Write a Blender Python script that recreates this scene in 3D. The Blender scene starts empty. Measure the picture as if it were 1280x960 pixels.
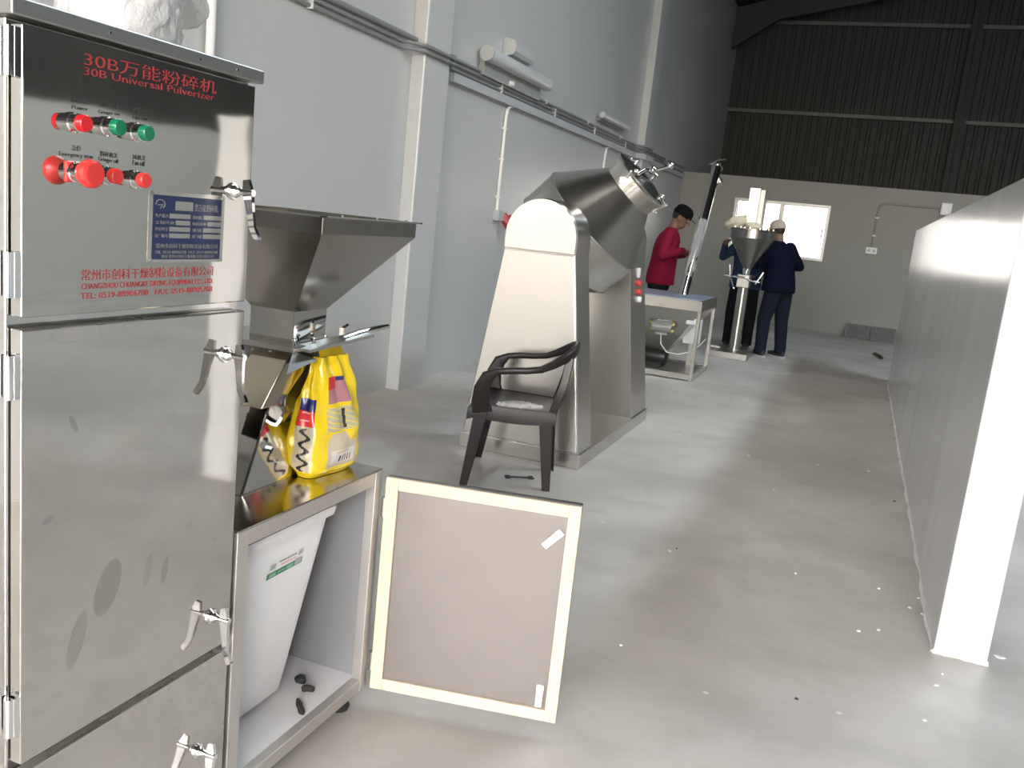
import bpy, math, random
from mathutils import Vector, Matrix
random.seed(7)
scene = bpy.context.scene
COL = scene.collection
PI = math.pi

# ------------------------------------------------------------------ camera
F, PITCH, ROLL, YAW, CAMH = 1111.9, math.radians(10.576), math.radians(6.067), math.radians(20.529), 1.42
_fw = Vector((-math.sin(YAW), math.cos(YAW), 0)); _rt = Vector((math.cos(YAW), math.sin(YAW), 0)); _up = Vector((0, 0, 1))
FW = _fw*math.cos(PITCH) - _up*math.sin(PITCH); _u2 = _up*math.cos(PITCH) + _fw*math.sin(PITCH)
RT = _rt*math.cos(ROLL) + _u2*math.sin(ROLL); UP = _u2*math.cos(ROLL) - _rt*math.sin(ROLL)
EYE = Vector((0, 0, CAMH))
cam_data = bpy.data.cameras.new('camera'); cam = bpy.data.objects.new('camera', cam_data); COL.objects.link(cam)
M3 = Matrix((RT, UP, -FW)).transposed()
cam.matrix_world = Matrix.Translation(EYE) @ M3.to_4x4()
cam_data.sensor_width = 36; cam_data.lens = 36*F/1280; cam_data.clip_start = .05; cam_data.clip_end = 300
scene.camera = cam

def at(x, y, **k):
    """photo pixel -> point where its ray meets the plane X=, Y= or Z="""
    (a, v), = k.items(); i = 'XYZ'.index(a)
    d = RT*((x-640)/F) - UP*((y-480)/F) + FW
    return EYE + d*((v-EYE[i])/d[i])

# ------------------------------------------------------------------ world, sun, exposure
scene.view_settings.view_transform = 'Standard'; scene.view_settings.look = 'None'
scene.view_settings.gamma = 1; scene.view_settings.use_curve_mapping = False
scene.view_settings.exposure = EXPOSURE = 1.75
w = bpy.data.worlds.new('sky'); scene.world = w; w.use_nodes = True
bg = w.node_tree.nodes['Background']; SKY = .74
sk = w.node_tree.nodes.new('ShaderNodeTexSky'); sk.sky_type = 'NISHITA'; sk.sun_disc = False; sk.sun_elevation = math.radians(48); sk.sun_rotation = math.radians(160); sk.dust_density = 4.0; sk.air_density = 1.0; sk.ozone_density = 1.0
w.node_tree.links.new(sk.outputs[0], bg.inputs[0]); bg.inputs[1].default_value = SKY
sun = bpy.data.lights.new('sun', 'SUN'); sun.energy = 11.0; sun.angle = .01; sun.color = (1, .94, .84)
so = bpy.data.objects.new('sun', sun); COL.objects.link(so); so.rotation_euler = Vector((-.45, .34, -1)).to_track_quat('-Z', 'Y').to_euler()
def portal(n, loc, rot, sx, sy):
    l = bpy.data.lights.new(n, 'AREA'); l.shape = 'RECTANGLE'; l.size = sx; l.size_y = sy; l.cycles.is_portal = True
    o = bpy.data.objects.new(n, l); COL.objects.link(o); o.location = loc; o.rotation_euler = rot
portal('doorway_portal', (.9, -6.12, 2.8), (PI/2, 0, 0), 6.6, 5.6)
portal('rear_window_portal', (-.5, 20.6, 1.6), (-PI/2, 0, 0), 5, 1.6)
# area lamps: daylight of the right rooflight, and an added warm fill on the left
def rooflight(x, z, y0, y1, tilt, energy, col):
    rl = bpy.data.lights.new('rooflight_daylight', 'AREA'); rl.shape = 'RECTANGLE'; rl.size = .62; rl.size_y = y1-y0; rl.energy = energy; rl.color = col
    ro = bpy.data.objects.new('rooflight_daylight', rl); COL.objects.link(ro); ro.location = (x, (y0+y1)/2, z); ro.rotation_euler = (0, tilt, 0)
rooflight(3.70, 6.68, 5.4, 9.4, .18, 125, (.74, .89, 1.0))
rooflight(.30, 6.98, 3.4, 8.6, -.23, 38, (1.0, .94, .84))  # added fill lamp that brightens the middle of the floor

# ------------------------------------------------------------------ materials
MATS = {}
def mat(name, col, rough=.5, metal=0., var=0., vscale=6., rvar=0., bump=0., bscale=20., coat=0., spec=.5, aniso=0., stretch=None, trans=0., alpha=1., emit=0., col2=None, detail=4):
    if name in MATS: return MATS[name]
    m = bpy.data.materials.new(name); m.use_nodes = True; nt = m.node_tree; N = nt.nodes; L = nt.links
    b = N['Principled BSDF']; c4 = (*col, 1)
    b.inputs['Base Color'].default_value = c4; b.inputs['Roughness'].default_value = rough; b.inputs['Metallic'].default_value = metal
    b.inputs['Coat Weight'].default_value = coat; b.inputs['Coat Roughness'].default_value = .15
    b.inputs['Specular IOR Level'].default_value = spec; b.inputs['Anisotropic'].default_value = aniso
    b.inputs['Transmission Weight'].default_value = trans; b.inputs['Alpha'].default_value = alpha
    if emit: b.inputs['Emission Color'].default_value = c4; b.inputs['Emission Strength'].default_value = emit
    if var or rvar or bump:
        tc = N.new('ShaderNodeTexCoord'); mp = N.new('ShaderNodeMapping'); L.new(tc.outputs['Object'], mp.inputs[0])
        if stretch: mp.inputs['Scale'].default_value = stretch
        n = N.new('ShaderNodeTexNoise'); n.inputs['Scale'].default_value = vscale; n.inputs['Detail'].default_value = detail; L.new(mp.outputs[0], n.inputs[0])
        if var:
            r = N.new('ShaderNodeMix'); r.data_type = 'RGBA'
            a_ = tuple(min(1, c*(1-var)) for c in col) if col2 is None else col2
            b_ = tuple(min(1, c*(1+var)) for c in col) if col2 is None else col
            r.inputs['A'].default_value = (*a_, 1); r.inputs['B'].default_value = (*b_, 1)
            mr0 = N.new('ShaderNodeMapRange'); mr0.inputs[1].default_value = .12; mr0.inputs[2].default_value = .88
            L.new(n.outputs[0], mr0.inputs[0]); L.new(mr0.outputs[0], r.inputs['Factor']); L.new(r.outputs['Result'], b.inputs['Base Color'])
        if rvar:
            mr = N.new('ShaderNodeMapRange'); mr.inputs[1].default_value = .12; mr.inputs[2].default_value = .88
            mr.inputs[3].default_value = max(0, rough-rvar); mr.inputs[4].default_value = rough+rvar
            L.new(n.outputs[0], mr.inputs[0]); L.new(mr.outputs[0], b.inputs['Roughness'])
        if bump:
            n2 = N.new('ShaderNodeTexNoise'); n2.inputs['Scale'].default_value = bscale; n2.inputs['Detail'].default_value = 3; L.new(mp.outputs[0], n2.inputs[0])
            bp = N.new('ShaderNodeBump'); bp.inputs['Strength'].default_value = 1; bp.inputs['Distance'].default_value = bump
            L.new(n2.outputs[0], bp.inputs['Height']); L.new(bp.outputs[0], b.inputs['Normal'])
    MATS[name] = m; return m

def door_steel(name, dust, stains):
    """polished sheet with a film of dust; stains = (y, z, ry, rz, tilt, amount) patches wiped or smeared in the film"""
    m = mat(name, (.55, .535, .505), .05, 1, rvar=.02, vscale=5, bump=.0022, bscale=1.7)
    nt = m.node_tree; N = nt.nodes; L = nt.links; b = N['Principled BSDF']; out = N['Material Output']
    d = N.new('ShaderNodeBsdfPrincipled'); d.inputs['Base Color'].default_value = (.29, .27, .24, 1); d.inputs['Roughness'].default_value = .55
    tc = N.new('ShaderNodeTexCoord')
    n = N.new('ShaderNodeTexNoise'); n.inputs['Scale'].default_value = 7; n.inputs['Detail'].default_value = 6; L.new(tc.outputs['Object'], n.inputs[0])
    mr = N.new('ShaderNodeMapRange'); mr.inputs[1].default_value = .35; mr.inputs[2].default_value = .7; mr.inputs[3].default_value = dust*.75; mr.inputs[4].default_value = dust*1.3
    L.new(n.outputs[0], mr.inputs[0]); fac = mr.outputs[0]
    sx = N.new('ShaderNodeSeparateXYZ'); L.new(tc.outputs['Object'], sx.inputs[0])
    def mth(op, a, b_=None):
        q = N.new('ShaderNodeMath'); q.operation = op
        for i, v in enumerate((a, b_)):
            if v is None: continue
            if isinstance(v, (int, float)): q.inputs[i].default_value = v
            else: L.new(v, q.inputs[i])
        return q.outputs[0]
    film = None
    for (y, z, ry, rz, t, amt) in stains:
        dy = mth('SUBTRACT', sx.outputs[1], y); dz = mth('SUBTRACT', sx.outputs[2], z)
        c, s = math.cos(t), math.sin(t)
        a1 = mth('DIVIDE', mth('ADD', mth('MULTIPLY', dy, c), mth('MULTIPLY', dz, s)), ry)
        a2 = mth('DIVIDE', mth('SUBTRACT', mth('MULTIPLY', dz, c), mth('MULTIPLY', dy, s)), rz)
        q = mth('ADD', mth('MULTIPLY', a1, a1), mth('MULTIPLY', a2, a2))
        q = mth('ADD', q, mth('MULTIPLY', mth('SUBTRACT', n.outputs[0], .5), 1.2))
        e = N.new('ShaderNodeMapRange'); e.inputs[1].default_value = 1.15; e.inputs[2].default_value = .85; e.inputs[3].default_value = 0; e.inputs[4].default_value = amt
        L.new(q, e.inputs[0])
        if amt > 0: fac = mth('ADD', fac, e.outputs[0])
        else: e.inputs[4].default_value = -amt; film = e.outputs[0] if film is None else mth('ADD', film, e.outputs[0])
    cl = N.new('ShaderNodeClamp'); L.new(fac, cl.inputs[0])
    mx = N.new('ShaderNodeMixShader'); L.new(cl.outputs[0], mx.inputs[0]); L.new(b.outputs[0], mx.inputs[1]); L.new(d.outputs[0], mx.inputs[2]); L.new(mx.outputs[0], out.inputs[0])
    if film is not None:        # greasy smears dull the sheet
        g = N.new('ShaderNodeBsdfPrincipled'); g.inputs['Base Color'].default_value = (.10, .095, .085, 1); g.inputs['Roughness'].default_value = .45
        c2 = N.new('ShaderNodeClamp'); L.new(film, c2.inputs[0]); m2 = N.new('ShaderNodeMixShader'); L.new(c2.outputs[0], m2.inputs[0]); L.new(mx.outputs[0], m2.inputs[1]); L.new(g.outputs[0], m2.inputs[2]); L.new(m2.outputs[0], out.inputs[0])
    return m

mirror = mat('polished_steel', (.62, .605, .58), .08, 1, rvar=.04, vscale=8, bump=.001, bscale=4)
chrome = mat('chrome', (.82, .82, .82), .06, 1)
steel = mat('satin_steel', (.56, .545, .515), .27, 1)
panelsteel = mat('satin_sheet_steel', (.66, .64, .60), .30, 1)
darksteel = mat('dull_steel', (.38, .37, .35), .38, 1)
rawsteel = mat('brushed_inner_steel', (.50, .485, .465), .42, .75, var=.10, vscale=5, rvar=.08)
conduitm = mat('dark_grey_conduit', (.20, .205, .21), .45)
galv = mat('galvanised_steel', (.42, .43, .44), .4, .8, var=.15, vscale=14)
black = mat('black_plastic', (.012, .012, .013), .4)
blackrub = mat('black_rubber', (.02, .02, .02), .7)
wallpaint = mat('glossy_wall_paint', (.46, .467, .462), .32, var=.03, vscale=.7, rvar=.05, bump=.0012, bscale=2.6, spec=.45)
partpaint = mat('glossy_partition_paint', (.70, .70, .69), .20, var=.03, vscale=1.2, rvar=.04, bump=.003, bscale=1.8, stretch=(1, 1.6, .2), spec=.9)
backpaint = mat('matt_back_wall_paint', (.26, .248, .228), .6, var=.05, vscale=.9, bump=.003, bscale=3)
creampaint = mat('cream_pilaster_paint', (.72, .69, .65), .45, var=.03, vscale=2, bump=.003, bscale=4)
cladding = mat('dark_cladding', (.023, .023, .0215), .6, var=.15, vscale=1.5)
girtm = mat('galvanised_girt', (.11, .115, .11), .5, .3, var=.2, vscale=4)
darkbeam = mat('dark_painted_steel', (.022, .022, .022), .6)
roofm = mat('dark_roof_sheet', (.03, .03, .03), .6)
whiteplas = mat('white_plastic', (.74, .75, .77), .35)
greyplas = mat('grey_pvc', (.42, .43, .44), .45)
whitepvc = mat('white_pvc', (.72, .71, .69), .4)
foam = mat('cream_foam_strip', (.56, .47, .345), .8, var=.16, vscale=30, bump=.001, bscale=60)
redp = mat('red_button_plastic', (.60, .035, .03), .3)
redlamp = mat('red_lamp_lens', (.55, .012, .018), .15)
greenp = mat('green_button_plastic', (.006, .15, .065), .25)
redink = mat('red_ink', (.33, .022, .022), .5)
blackink = mat('black_ink', (.03, .03, .03), .5)
blueplate = mat('blue_nameplate_enamel', (.010, .020, .075), .3)
plateink = mat('nameplate_silver', (.28, .28, .265), .4, .4)

def floor_mat():
    m = bpy.data.materials.new('painted_concrete_floor'); m.use_nodes = True; N = m.node_tree.nodes; L = m.node_tree.links; b = N['Principled BSDF']
    tc = N.new('ShaderNodeTexCoord')
    def noise(s, d=5, dist=0):
        n = N.new('ShaderNodeTexNoise'); n.inputs['Scale'].default_value = s; n.inputs['Detail'].default_value = d; n.inputs['Distortion'].default_value = dist; L.new(tc.outputs['Object'], n.inputs[0]); return n.outputs[0]
    def ramp(src, a, b_, c0, c1):
        r = N.new('ShaderNodeMapRange'); r.inputs[1].default_value = a; r.inputs[2].default_value = b_; r.inputs[3].default_value = c0; r.inputs[4].default_value = c1; L.new(src, r.inputs[0]); return r.outputs[0]
    def mixc(f, a, b_):
        x = N.new('ShaderNodeMix'); x.data_type = 'RGBA'; L.new(f, x.inputs['Factor'])
        for k, v in (('A', a), ('B', b_)):
            if isinstance(v, tuple): x.inputs[k].default_value = (*v, 1)
            else: L.new(v, x.inputs[k])
        return x.outputs['Result']
    c = mixc(ramp(noise(.9, 6, .6), .35, .68, 0, 1), (.375, .355, .325), (.53, .51, .475))
    c = mixc(ramp(noise(5, 6), .5, .75, 0, .5), c, (.33, .31, .28))
    vo = N.new('ShaderNodeTexVoronoi'); vo.inputs['Scale'].default_value = 5.5; L.new(tc.outputs['Object'], vo.inputs[0])
    fle = ramp(vo.outputs['Distance'], .045, .06, 1, 0)
    mul = N.new('ShaderNodeMath'); mul.operation = 'MULTIPLY'; L.new(fle, mul.inputs[0]); L.new(ramp(noise(1.3, 2), .46, .52, 0, .8), mul.inputs[1])
    c = mixc(mul.outputs[0], c, (.68, .66, .63))
    L.new(c, b.inputs['Base Color']); L.new(ramp(noise(2.2, 5), .3, .7, .36, .56), b.inputs['Roughness'])
    bp = N.new('ShaderNodeBump'); bp.inputs['Distance'].default_value = .003; L.new(noise(9, 4), bp.inputs['Height']); L.new(bp.outputs[0], b.inputs['Normal'])
    return m
floorm = floor_mat()
def pane_mat(name, tint, gloss):
    m = bpy.data.materials.new(name); m.use_nodes = True; N = m.node_tree.nodes; L = m.node_tree.links
    t = N.new('ShaderNodeBsdfTransparent'); t.inputs[0].default_value = (*tint, 1); g = N.new('ShaderNodeBsdfGlossy'); g.inputs['Roughness'].default_value = .03
    x = N.new('ShaderNodeMixShader'); x.inputs[0].default_value = gloss; L.new(t.outputs[0], x.inputs[1]); L.new(g.outputs[0], x.inputs[2]); L.new(x.outputs[0], N['Material Output'].inputs[0]); return m
glass = pane_mat('window_glass', (.96, .97, .97), .05)

# ------------------------------------------------------------------ mesh helpers
class MB:
    def __init__(s): s.v = []; s.f = []; s.mi = []; s.cur = 0
    def add(s, vs, fs):
        o = len(s.v); s.v += [tuple(p) for p in vs]; s.f += [tuple(i+o for i in f) for f in fs]; s.mi += [s.cur]*len(fs); return s
    def box(s, x0, x1, y0, y1, z0, z1):
        x0, x1 = min(x0, x1), max(x0, x1); y0, y1 = min(y0, y1), max(y0, y1); z0, z1 = min(z0, z1), max(z0, z1)
        return s.add([(x0,y0,z0),(x1,y0,z0),(x1,y1,z0),(x0,y1,z0),(x0,y0,z1),(x1,y0,z1),(x1,y1,z1),(x0,y1,z1)],
                     [(0,3,2,1),(4,5,6,7),(0,1,5,4),(1,2,6,5),(2,3,7,6),(3,0,4,7)])
    def hexa(s, b, t):
        """eight corners: bottom four and top four, both anticlockwise from above"""
        return s.add(list(b)+list(t), [(0,3,2,1),(4,5,6,7),(0,1,5,4),(1,2,6,5),(2,3,7,6),(3,0,4,7)])
    def rings(s, rs, cap=True, closed=True):
        n = len(rs[0]); vs = [p for r in rs for p in r]; fs = []
        for i in range(len(rs)-1):
            for j in range(n if closed else n-1):
                a = i*n+j; b_ = i*n+(j+1) % n; fs.append((a, b_, b_+n, a+n))
        if cap and closed: fs.append(tuple(reversed(range(n)))); fs.append(tuple((len(rs)-1)*n+j for j in range(n)))
        return s.add(vs, fs)
    def cyl(s, p0, p1, r0, r1=None, n=20, cap=True):
        p0 = Vector(p0); p1 = Vector(p1); r1 = r0 if r1 is None else r1; d = (p1-p0).normalized()
        a = d.orthogonal().normalized(); b_ = d.cross(a)
        return s.rings([[p+(a*math.cos(t)+b_*math.sin(t))*r for t in [2*PI*k/n for k in range(n)]] for p, r in ((p0, r0), (p1, r1))], cap)
    def lathe(s, o, axis, prof, n=32, cap=True):
        """prof: (distance along axis, radius)"""
        o = Vector(o); d = Vector(axis).normalized(); a = d.orthogonal().normalized(); b_ = d.cross(a)
        return s.rings([[o+d*h+(a*math.cos(t)+b_*math.sin(t))*r for t in [2*PI*k/n for k in range(n)]] for h, r in prof], cap)
    def tube(s, pts, r, n=10, cap=True):
        pts = [Vector(p) for p in pts]; rs = r if isinstance(r, (list, tuple)) else [r]*len(pts); out = []; prev = None
        for i, p in enumerate(pts):
            d = (pts[min(i+1, len(pts)-1)]-pts[max(i-1, 0)]).normalized()
            a = d.orthogonal().normalized() if prev is None else (prev-d*prev.dot(d)).normalized()
            prev = a; b_ = d.cross(a)
            out.append([p+(a*math.cos(t)+b_*math.sin(t))*rs[i] for t in [2*PI*k/n for k in range(n)]])
        return s.rings(out, cap)
    def sweep(s, pts, secs, up=(0, 0, 1), cap=True):
        """sweep 2-D section(s) (side, up) along pts; one section or one per point"""
        pts = [Vector(p) for p in pts]; up = Vector(up); out = []
        for i, p in enumerate(pts):
            d = (pts[min(i+1, len(pts)-1)]-pts[max(i-1, 0)]).normalized(); sd = d.cross(up).normalized(); u = sd.cross(d)
            sec = secs[i] if isinstance(secs[0][0], (tuple, list)) else secs
            out.append([p+sd*a+u*b_ for a, b_ in sec])
        return s.rings(out, cap)
    def prism(s, poly, e0, e1, fn):
        """polygon (a,b) extruded from e0 to e1; fn(a,b,e)->xyz"""
        n = len(poly); vs = [fn(a, b_, e0) for a, b_ in poly]+[fn(a, b_, e1) for a, b_ in poly]
        return s.add(vs, [tuple(reversed(range(n))), tuple(range(n, 2*n))]+[(i, (i+1) % n, n+(i+1) % n, n+i) for i in range(n)])
    def sphere(s, c, r, n=16, m=10, rot=None):
        c = Vector(c); r = (r, r, r) if isinstance(r, (int, float)) else r; out = []
        for i in range(1, m):
            ph = -PI/2+PI*i/m; ring = []
            for k in range(n):
                t = 2*PI*k/n; q = Vector((r[0]*math.cos(ph)*math.cos(t), r[1]*math.cos(ph)*math.sin(t), r[2]*math.sin(ph)))
                ring.append(c+(rot @ q if rot else q))
            out.append(ring)
        return s.rings(out)
    def capsule(s, p0, p1, r0, r1=None, n=14):
        p0 = Vector(p0); p1 = Vector(p1); r1 = r0 if r1 is None else r1; d = p1-p0; l = d.length; k = 5
        prof = [(-r0*math.cos(PI/2*i/k), max(.0008, r0*math.sin(PI/2*i/k))) for i in range(k+1)]+[(l+r1*math.sin(PI/2*i/k), max(.0008, r1*math.cos(PI/2*i/k))) for i in range(k+1)]
        return s.lathe(p0, d, prof, n)
    def mesh(s, name, mats, smooth=None, fix=True):
        me = bpy.data.meshes.new(name); me.from_pydata(s.v, [], s.f)
        for m in (mats if isinstance(mats, (list, tuple)) else [mats]): me.materials.append(m)
        if any(s.mi): me.polygons.foreach_set('material_index', s.mi)
        if fix:
            import bmesh
            b = bmesh.new(); b.from_mesh(me); bmesh.ops.recalc_face_normals(b, faces=b.faces); b.to_mesh(me); b.free()
        if smooth is not None:
            me.polygons.foreach_set('use_smooth', [True]*len(me.polygons)); me.set_sharp_from_angle(angle=math.radians(smooth))
        me.update(); return me
    def build(s, name, mats, parent=None, smooth=35, bevel=0, fix=True):
        o = bpy.data.objects.new(name, s.mesh(name, mats, smooth, fix)); COL.objects.link(o)
        if parent: o.parent = parent; o.matrix_parent_inverse = Matrix.Identity(4); o.location = -world_loc(parent)
        if bevel:
            b = o.modifiers.new('edge', 'BEVEL'); b.width = bevel; b.segments = 2; b.limit_method = 'ANGLE'; b.angle_limit = math.radians(40)
        return o
def world_loc(o):
    p = Vector(o.location)
    while o.parent: o = o.parent; p += Vector(o.location)
    return p
def tag(o, label=None, cat=None, group=None, kind=None):
    for k, v in (('label', label), ('category', cat), ('group', group), ('kind', kind)):
        if v: o[k] = v
    return o
def thing(name, loc, label, cat, group=None):
    o = bpy.data.objects.new(name, None); COL.objects.link(o); o.location = loc; o.empty_display_size = .1
    return tag(o, label, cat, group)
def struct(o): o['kind'] = 'structure'; return o
def box(name, m, parent, *b, bevel=0): return MB().box(*b).build(name, m, parent, None, bevel)
def bake(o):
    """apply an object's modifiers"""
    dg = bpy.context.evaluated_depsgraph_get(); me = bpy.data.meshes.new_from_object(o.evaluated_get(dg)); o.modifiers.clear(); o.data = me; return o
def lerp(a, b_, t): return a+(b_-a)*t

FONT_CACHE = {}
def text_mesh(s):
    cu = bpy.data.curves.new('lettering', 'FONT'); cu.body = s; cu.extrude = .01; cu.resolution_u = 3; cu.offset = -.010
    o = bpy.data.objects.new('lettering', cu); COL.objects.link(o)
    dg = bpy.context.evaluated_depsgraph_get(); me = bpy.data.meshes.new_from_object(o.evaluated_get(dg)); bpy.data.objects.remove(o)
    return me
def text_on_x(name, s, m, parent, y0, y1, z0, h, X, dz=0):
    """lettering on a face that looks along +X: from y0 to y1, baseline z0 (+dz at the far end), height h"""
    me = text_mesh(s)
    if not me.vertices: return
    xs = [v.co.x for v in me.vertices]; ys = [v.co.y for v in me.vertices]; a, b_ = min(xs), max(xs); c, d = min(ys), max(ys)
    zs = [v.co.z for v in me.vertices]; zb, zt = min(zs), max(zs)
    for v in me.vertices:
        u = (v.co.x-a)/(b_-a); t = (v.co.y-c)/(d-c)
        v.co = Vector((X+(.0006 if v.co.z > (zb+zt)/2 else 0), lerp(y0, y1, u), z0+dz*u+t*h))
    me.materials.clear(); me.materials.append(m)
    o = bpy.data.objects.new(name, me); COL.objects.link(o); o.parent = parent; o.location = -world_loc(parent); return o
# ------------------------------------------------------------------ the setting
XL, XR, Y0, YB, YG = -3.33, 6.0, -6.0, 16.62, 20.5
struct(box('floor', floorm, None, XL-.2, XR+.2, Y0-.2, YG+.2, -.25, 0))
ground = mat('sunlit_yard', (.26, .235, .205), .9, var=.12, vscale=.4)
struct(MB().add([(-70,-70,-.26),(70,-70,-.26),(70,90,-.26),(-70,90,-.26)], [(0,1,2,3)]).build('ground_outside', ground, None, None))
wl = struct(box('wall_left', wallpaint, None, XL-.2, XL, Y0-.2, YG+.2, -.02, 6.25))
for i, y in enumerate((-.85, 6.08, 12.98)): struct(box('trim_%d' % (i+1), wallpaint, None, XL-.02, XL+.11, y, y+.42, -.01, 6.25, bevel=.012))
# right wall: white below, dark sheeting above
struct(box('wall_right', mat('right_wall_paint', (.60, .585, .55), .6, var=.04, vscale=.9), None, XR, XR+.2, Y0-.2, YG+.2, -.02, 2.1))
def corrugated(name, x0, x1, y, zf0, zf1, m, axis='x', depth=.014, pitch=.2):
    mb = MB(); n = int((x1-x0)/pitch); pr = []
    for i in range(n):
        a = x0+i*pitch
        pr += [(a, 0), (a+pitch*.55, 0), (a+pitch*.65, -depth), (a+pitch*.9, -depth)]
    pr.append((x1, 0)); r0 = []; r1 = []
    for a, d in pr:
        q = (lambda z: (a, y+d, z)) if axis == 'x' else (lambda z: (y+d, a, z))
        r0.append(q(zf0(a))); r1.append(q(zf1(a)))
    return mb.rings([r0, r1], False, False).build(name, m, None, None)
RX, RZ = 1.3, 7.3
def roofz(x): return lerp(6.22, RZ, (x-XL)/(RX-XL)) if x < RX else lerp(RZ, 6.22, (x-RX)/(XR-RX))
gable = struct(corrugated('wall_gable', XL, XR, YG, lambda x: 2.3, roofz, cladding))
struct(corrugated('wall_right_cladding', Y0, YG, XR+.06, lambda y: 2.05, lambda y: 6.25, cladding, 'y'))
for z in (4.21, 6.03, 2.62): box('girt', girtm, gable, XL+.02, XR-.02, YG-.11, YG-.04, z-.035, z+.035)
def hbeam(mb, x, y, z0, z1, w=.2, d=.2, t=.014):
    mb.box(x-w/2, x+w/2, y-d/2, y-d/2+t, z0, z1); mb.box(x-w/2, x+w/2, y+d/2-t, y+d/2, z0, z1); mb.box(x-t/2, x+t/2, y-d/2, y+d/2, z0, z1); return mb
hbeam(MB(), 1.28, YG-.22, 0, roofz(1.28)-.05).build('gable_column', darkbeam, gable, None)
# portal rafter with a haunch in front of the gable
mb = MB()
poly = [(XL+.02, 5.35), (XL+.9, 5.95), (XL+2.4, roofz(XL+2.4)-.52), (RX, RZ-.5), (RX, RZ-.06), (XL+.02, 6.16)]
mb.prism(poly, YG-.75, YG-.6, lambda a, b_, e: (a, e, b_))
poly2 = [(2*RX-a, b_) for a, b_ in poly]; poly2 = [(min(a, XR-.02), b_) for a, b_ in poly2]
mb.prism(poly2, YG-.75, YG-.6, lambda a, b_, e: (a, e, b_))
struct(mb.build('trim_rafter', darkbeam, None, None))
# roof in two slopes, a long rooflight on the right, an added one on the left
mb = MB(); panes = []
def slope(xa, xb, ya, yb): mb.prism([(xa, roofz(xa)), (xb, roofz(xb)), (xb, roofz(xb)+.1), (xa, roofz(xa)+.1)], ya, yb, lambda a, b_, e: (a, e, b_))
for xa, xb, o0, o1, s0, s1 in ((XL-.2, RX, -.05, .65, 3.0, 8.8), (RX, XR+.2, 3.35, 4.05, 5.2, 9.6)):
    slope(xa, xb, Y0-.2, s0); slope(xa, xb, s1, YG+.2); slope(xa, o0, s0, s1); slope(o1, xb, s0, s1)
    panes.append(MB().prism([(o0, roofz(o0)+.04), (o1, roofz(o1)+.04), (o1, roofz(o1)+.05), (o0, roofz(o0)+.05)], s0, s1, lambda a, b_, e: (a, e, b_)))
roof = struct(mb.build('ceiling', roofm, None, None))
for p in panes: p.build('rooflight_pane', mat('milky_sheet', (.75, .8, .85), .4, trans=.3), roof, None)
# front wall with the big doorway behind the camera
dx0, dx1, dz = -2.4, 4.2, 5.6
mb = MB().box(XL-.2, dx0, Y0-.15, Y0, -.02, 7.4).box(dx1, XR+.2, Y0-.15, Y0, -.02, 7.4).box(dx0, dx1, Y0-.15, Y0, dz, 7.4)
struct(mb.build('wall_front', backpaint, None, None))
struct(box('trim_canopy', darkbeam, None, dx0-1, dx1+1, Y0-2.0, Y0-.16, 5.75, 5.85))  # added slab out of view, keeps direct sun out of the doorway
struct(box('wall_neighbour', mat('white_render', (.8, .79, .76), .8), None, -16, 14, 27, 27.3, -.3, 5))  # added white wall, catches sun to brighten the rear window and partition glare
# white back wall with its window, rear room behind it
wx0, wx1, wz0, wz1 = -2.29, -.75, 1.27, 2.13
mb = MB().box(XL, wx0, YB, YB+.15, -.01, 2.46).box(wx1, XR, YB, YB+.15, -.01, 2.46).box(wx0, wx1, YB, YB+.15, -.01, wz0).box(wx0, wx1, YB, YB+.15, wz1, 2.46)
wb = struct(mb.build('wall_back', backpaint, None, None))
struct(box('ceiling_rear', backpaint, None, XL, XR, YB, YG+.1, 2.46, 2.56))
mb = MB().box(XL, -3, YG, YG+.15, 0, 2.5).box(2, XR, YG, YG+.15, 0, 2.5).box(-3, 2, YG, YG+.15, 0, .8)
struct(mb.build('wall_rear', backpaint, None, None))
win = bpy.data.objects.new('window_1', None); COL.objects.link(win); win.location = (wx0, YB, wz0); struct(win)
alu = mat('aluminium_frame', (.45, .45, .44), .4, .6)
fr = MB(); t = .05
for a in ((wx0-t, wx1+t, wz0-t, wz0), (wx0-t, wx1+t, wz1, wz1+t), (wx0-t, wx0, wz0-t, wz1+t), (wx1, wx1+t, wz0-t, wz1+t)): fr.box(a[0], a[1], YB-.03, YB+.06, a[2], a[3]) if a[1]-a[0] > .5 else fr.box(a[0], a[1], YB-.029, YB+.059, a[2]+t, a[3]-t)
fr.build('window_frame', alu, win, None)
wm = -1.50
box('mullion', alu, win, wm-.05, wm+.03, YB-.015, YB+.05, wz0, wz1)
box('sash_handle', black, win, wx1-.045, wx1-.02, YB-.045, YB-.01, 1.62, 1.78)
for a, b_ in ((wx0, wm-.05), (wm+.03, wx1)): box('pane', glass, win, a, b_, YB+.02, YB+.026, wz0, wz1)
# free-standing low partition on the right
PX, PY0, PY1, PH = .47, 3.49, 11.05, 1.745
wp = struct(box('wall_partition', partpaint, None, PX, PX+.18, PY0, PY1, -.01, PH, bevel=.006))
mb = MB()      # squeezed-out mortar along its foot
for (p0, p1) in (((PX, PY0), (PX, PY1)), ((PX, PY0), (PX+.18, PY0))):
    n = 90 if p0[0] == p1[0] else 10; pts = []; rr = []
    for i in range(n+1):
        pts.append((lerp(p0[0], p1[0], i/n)+random.uniform(-.006, .004), lerp(p0[1], p1[1], i/n), .001)); rr.append(random.uniform(.006, .018))
    mb.tube(pts, rr, 6)
mb.build('mortar_bead', creampaint, wp)
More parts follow.
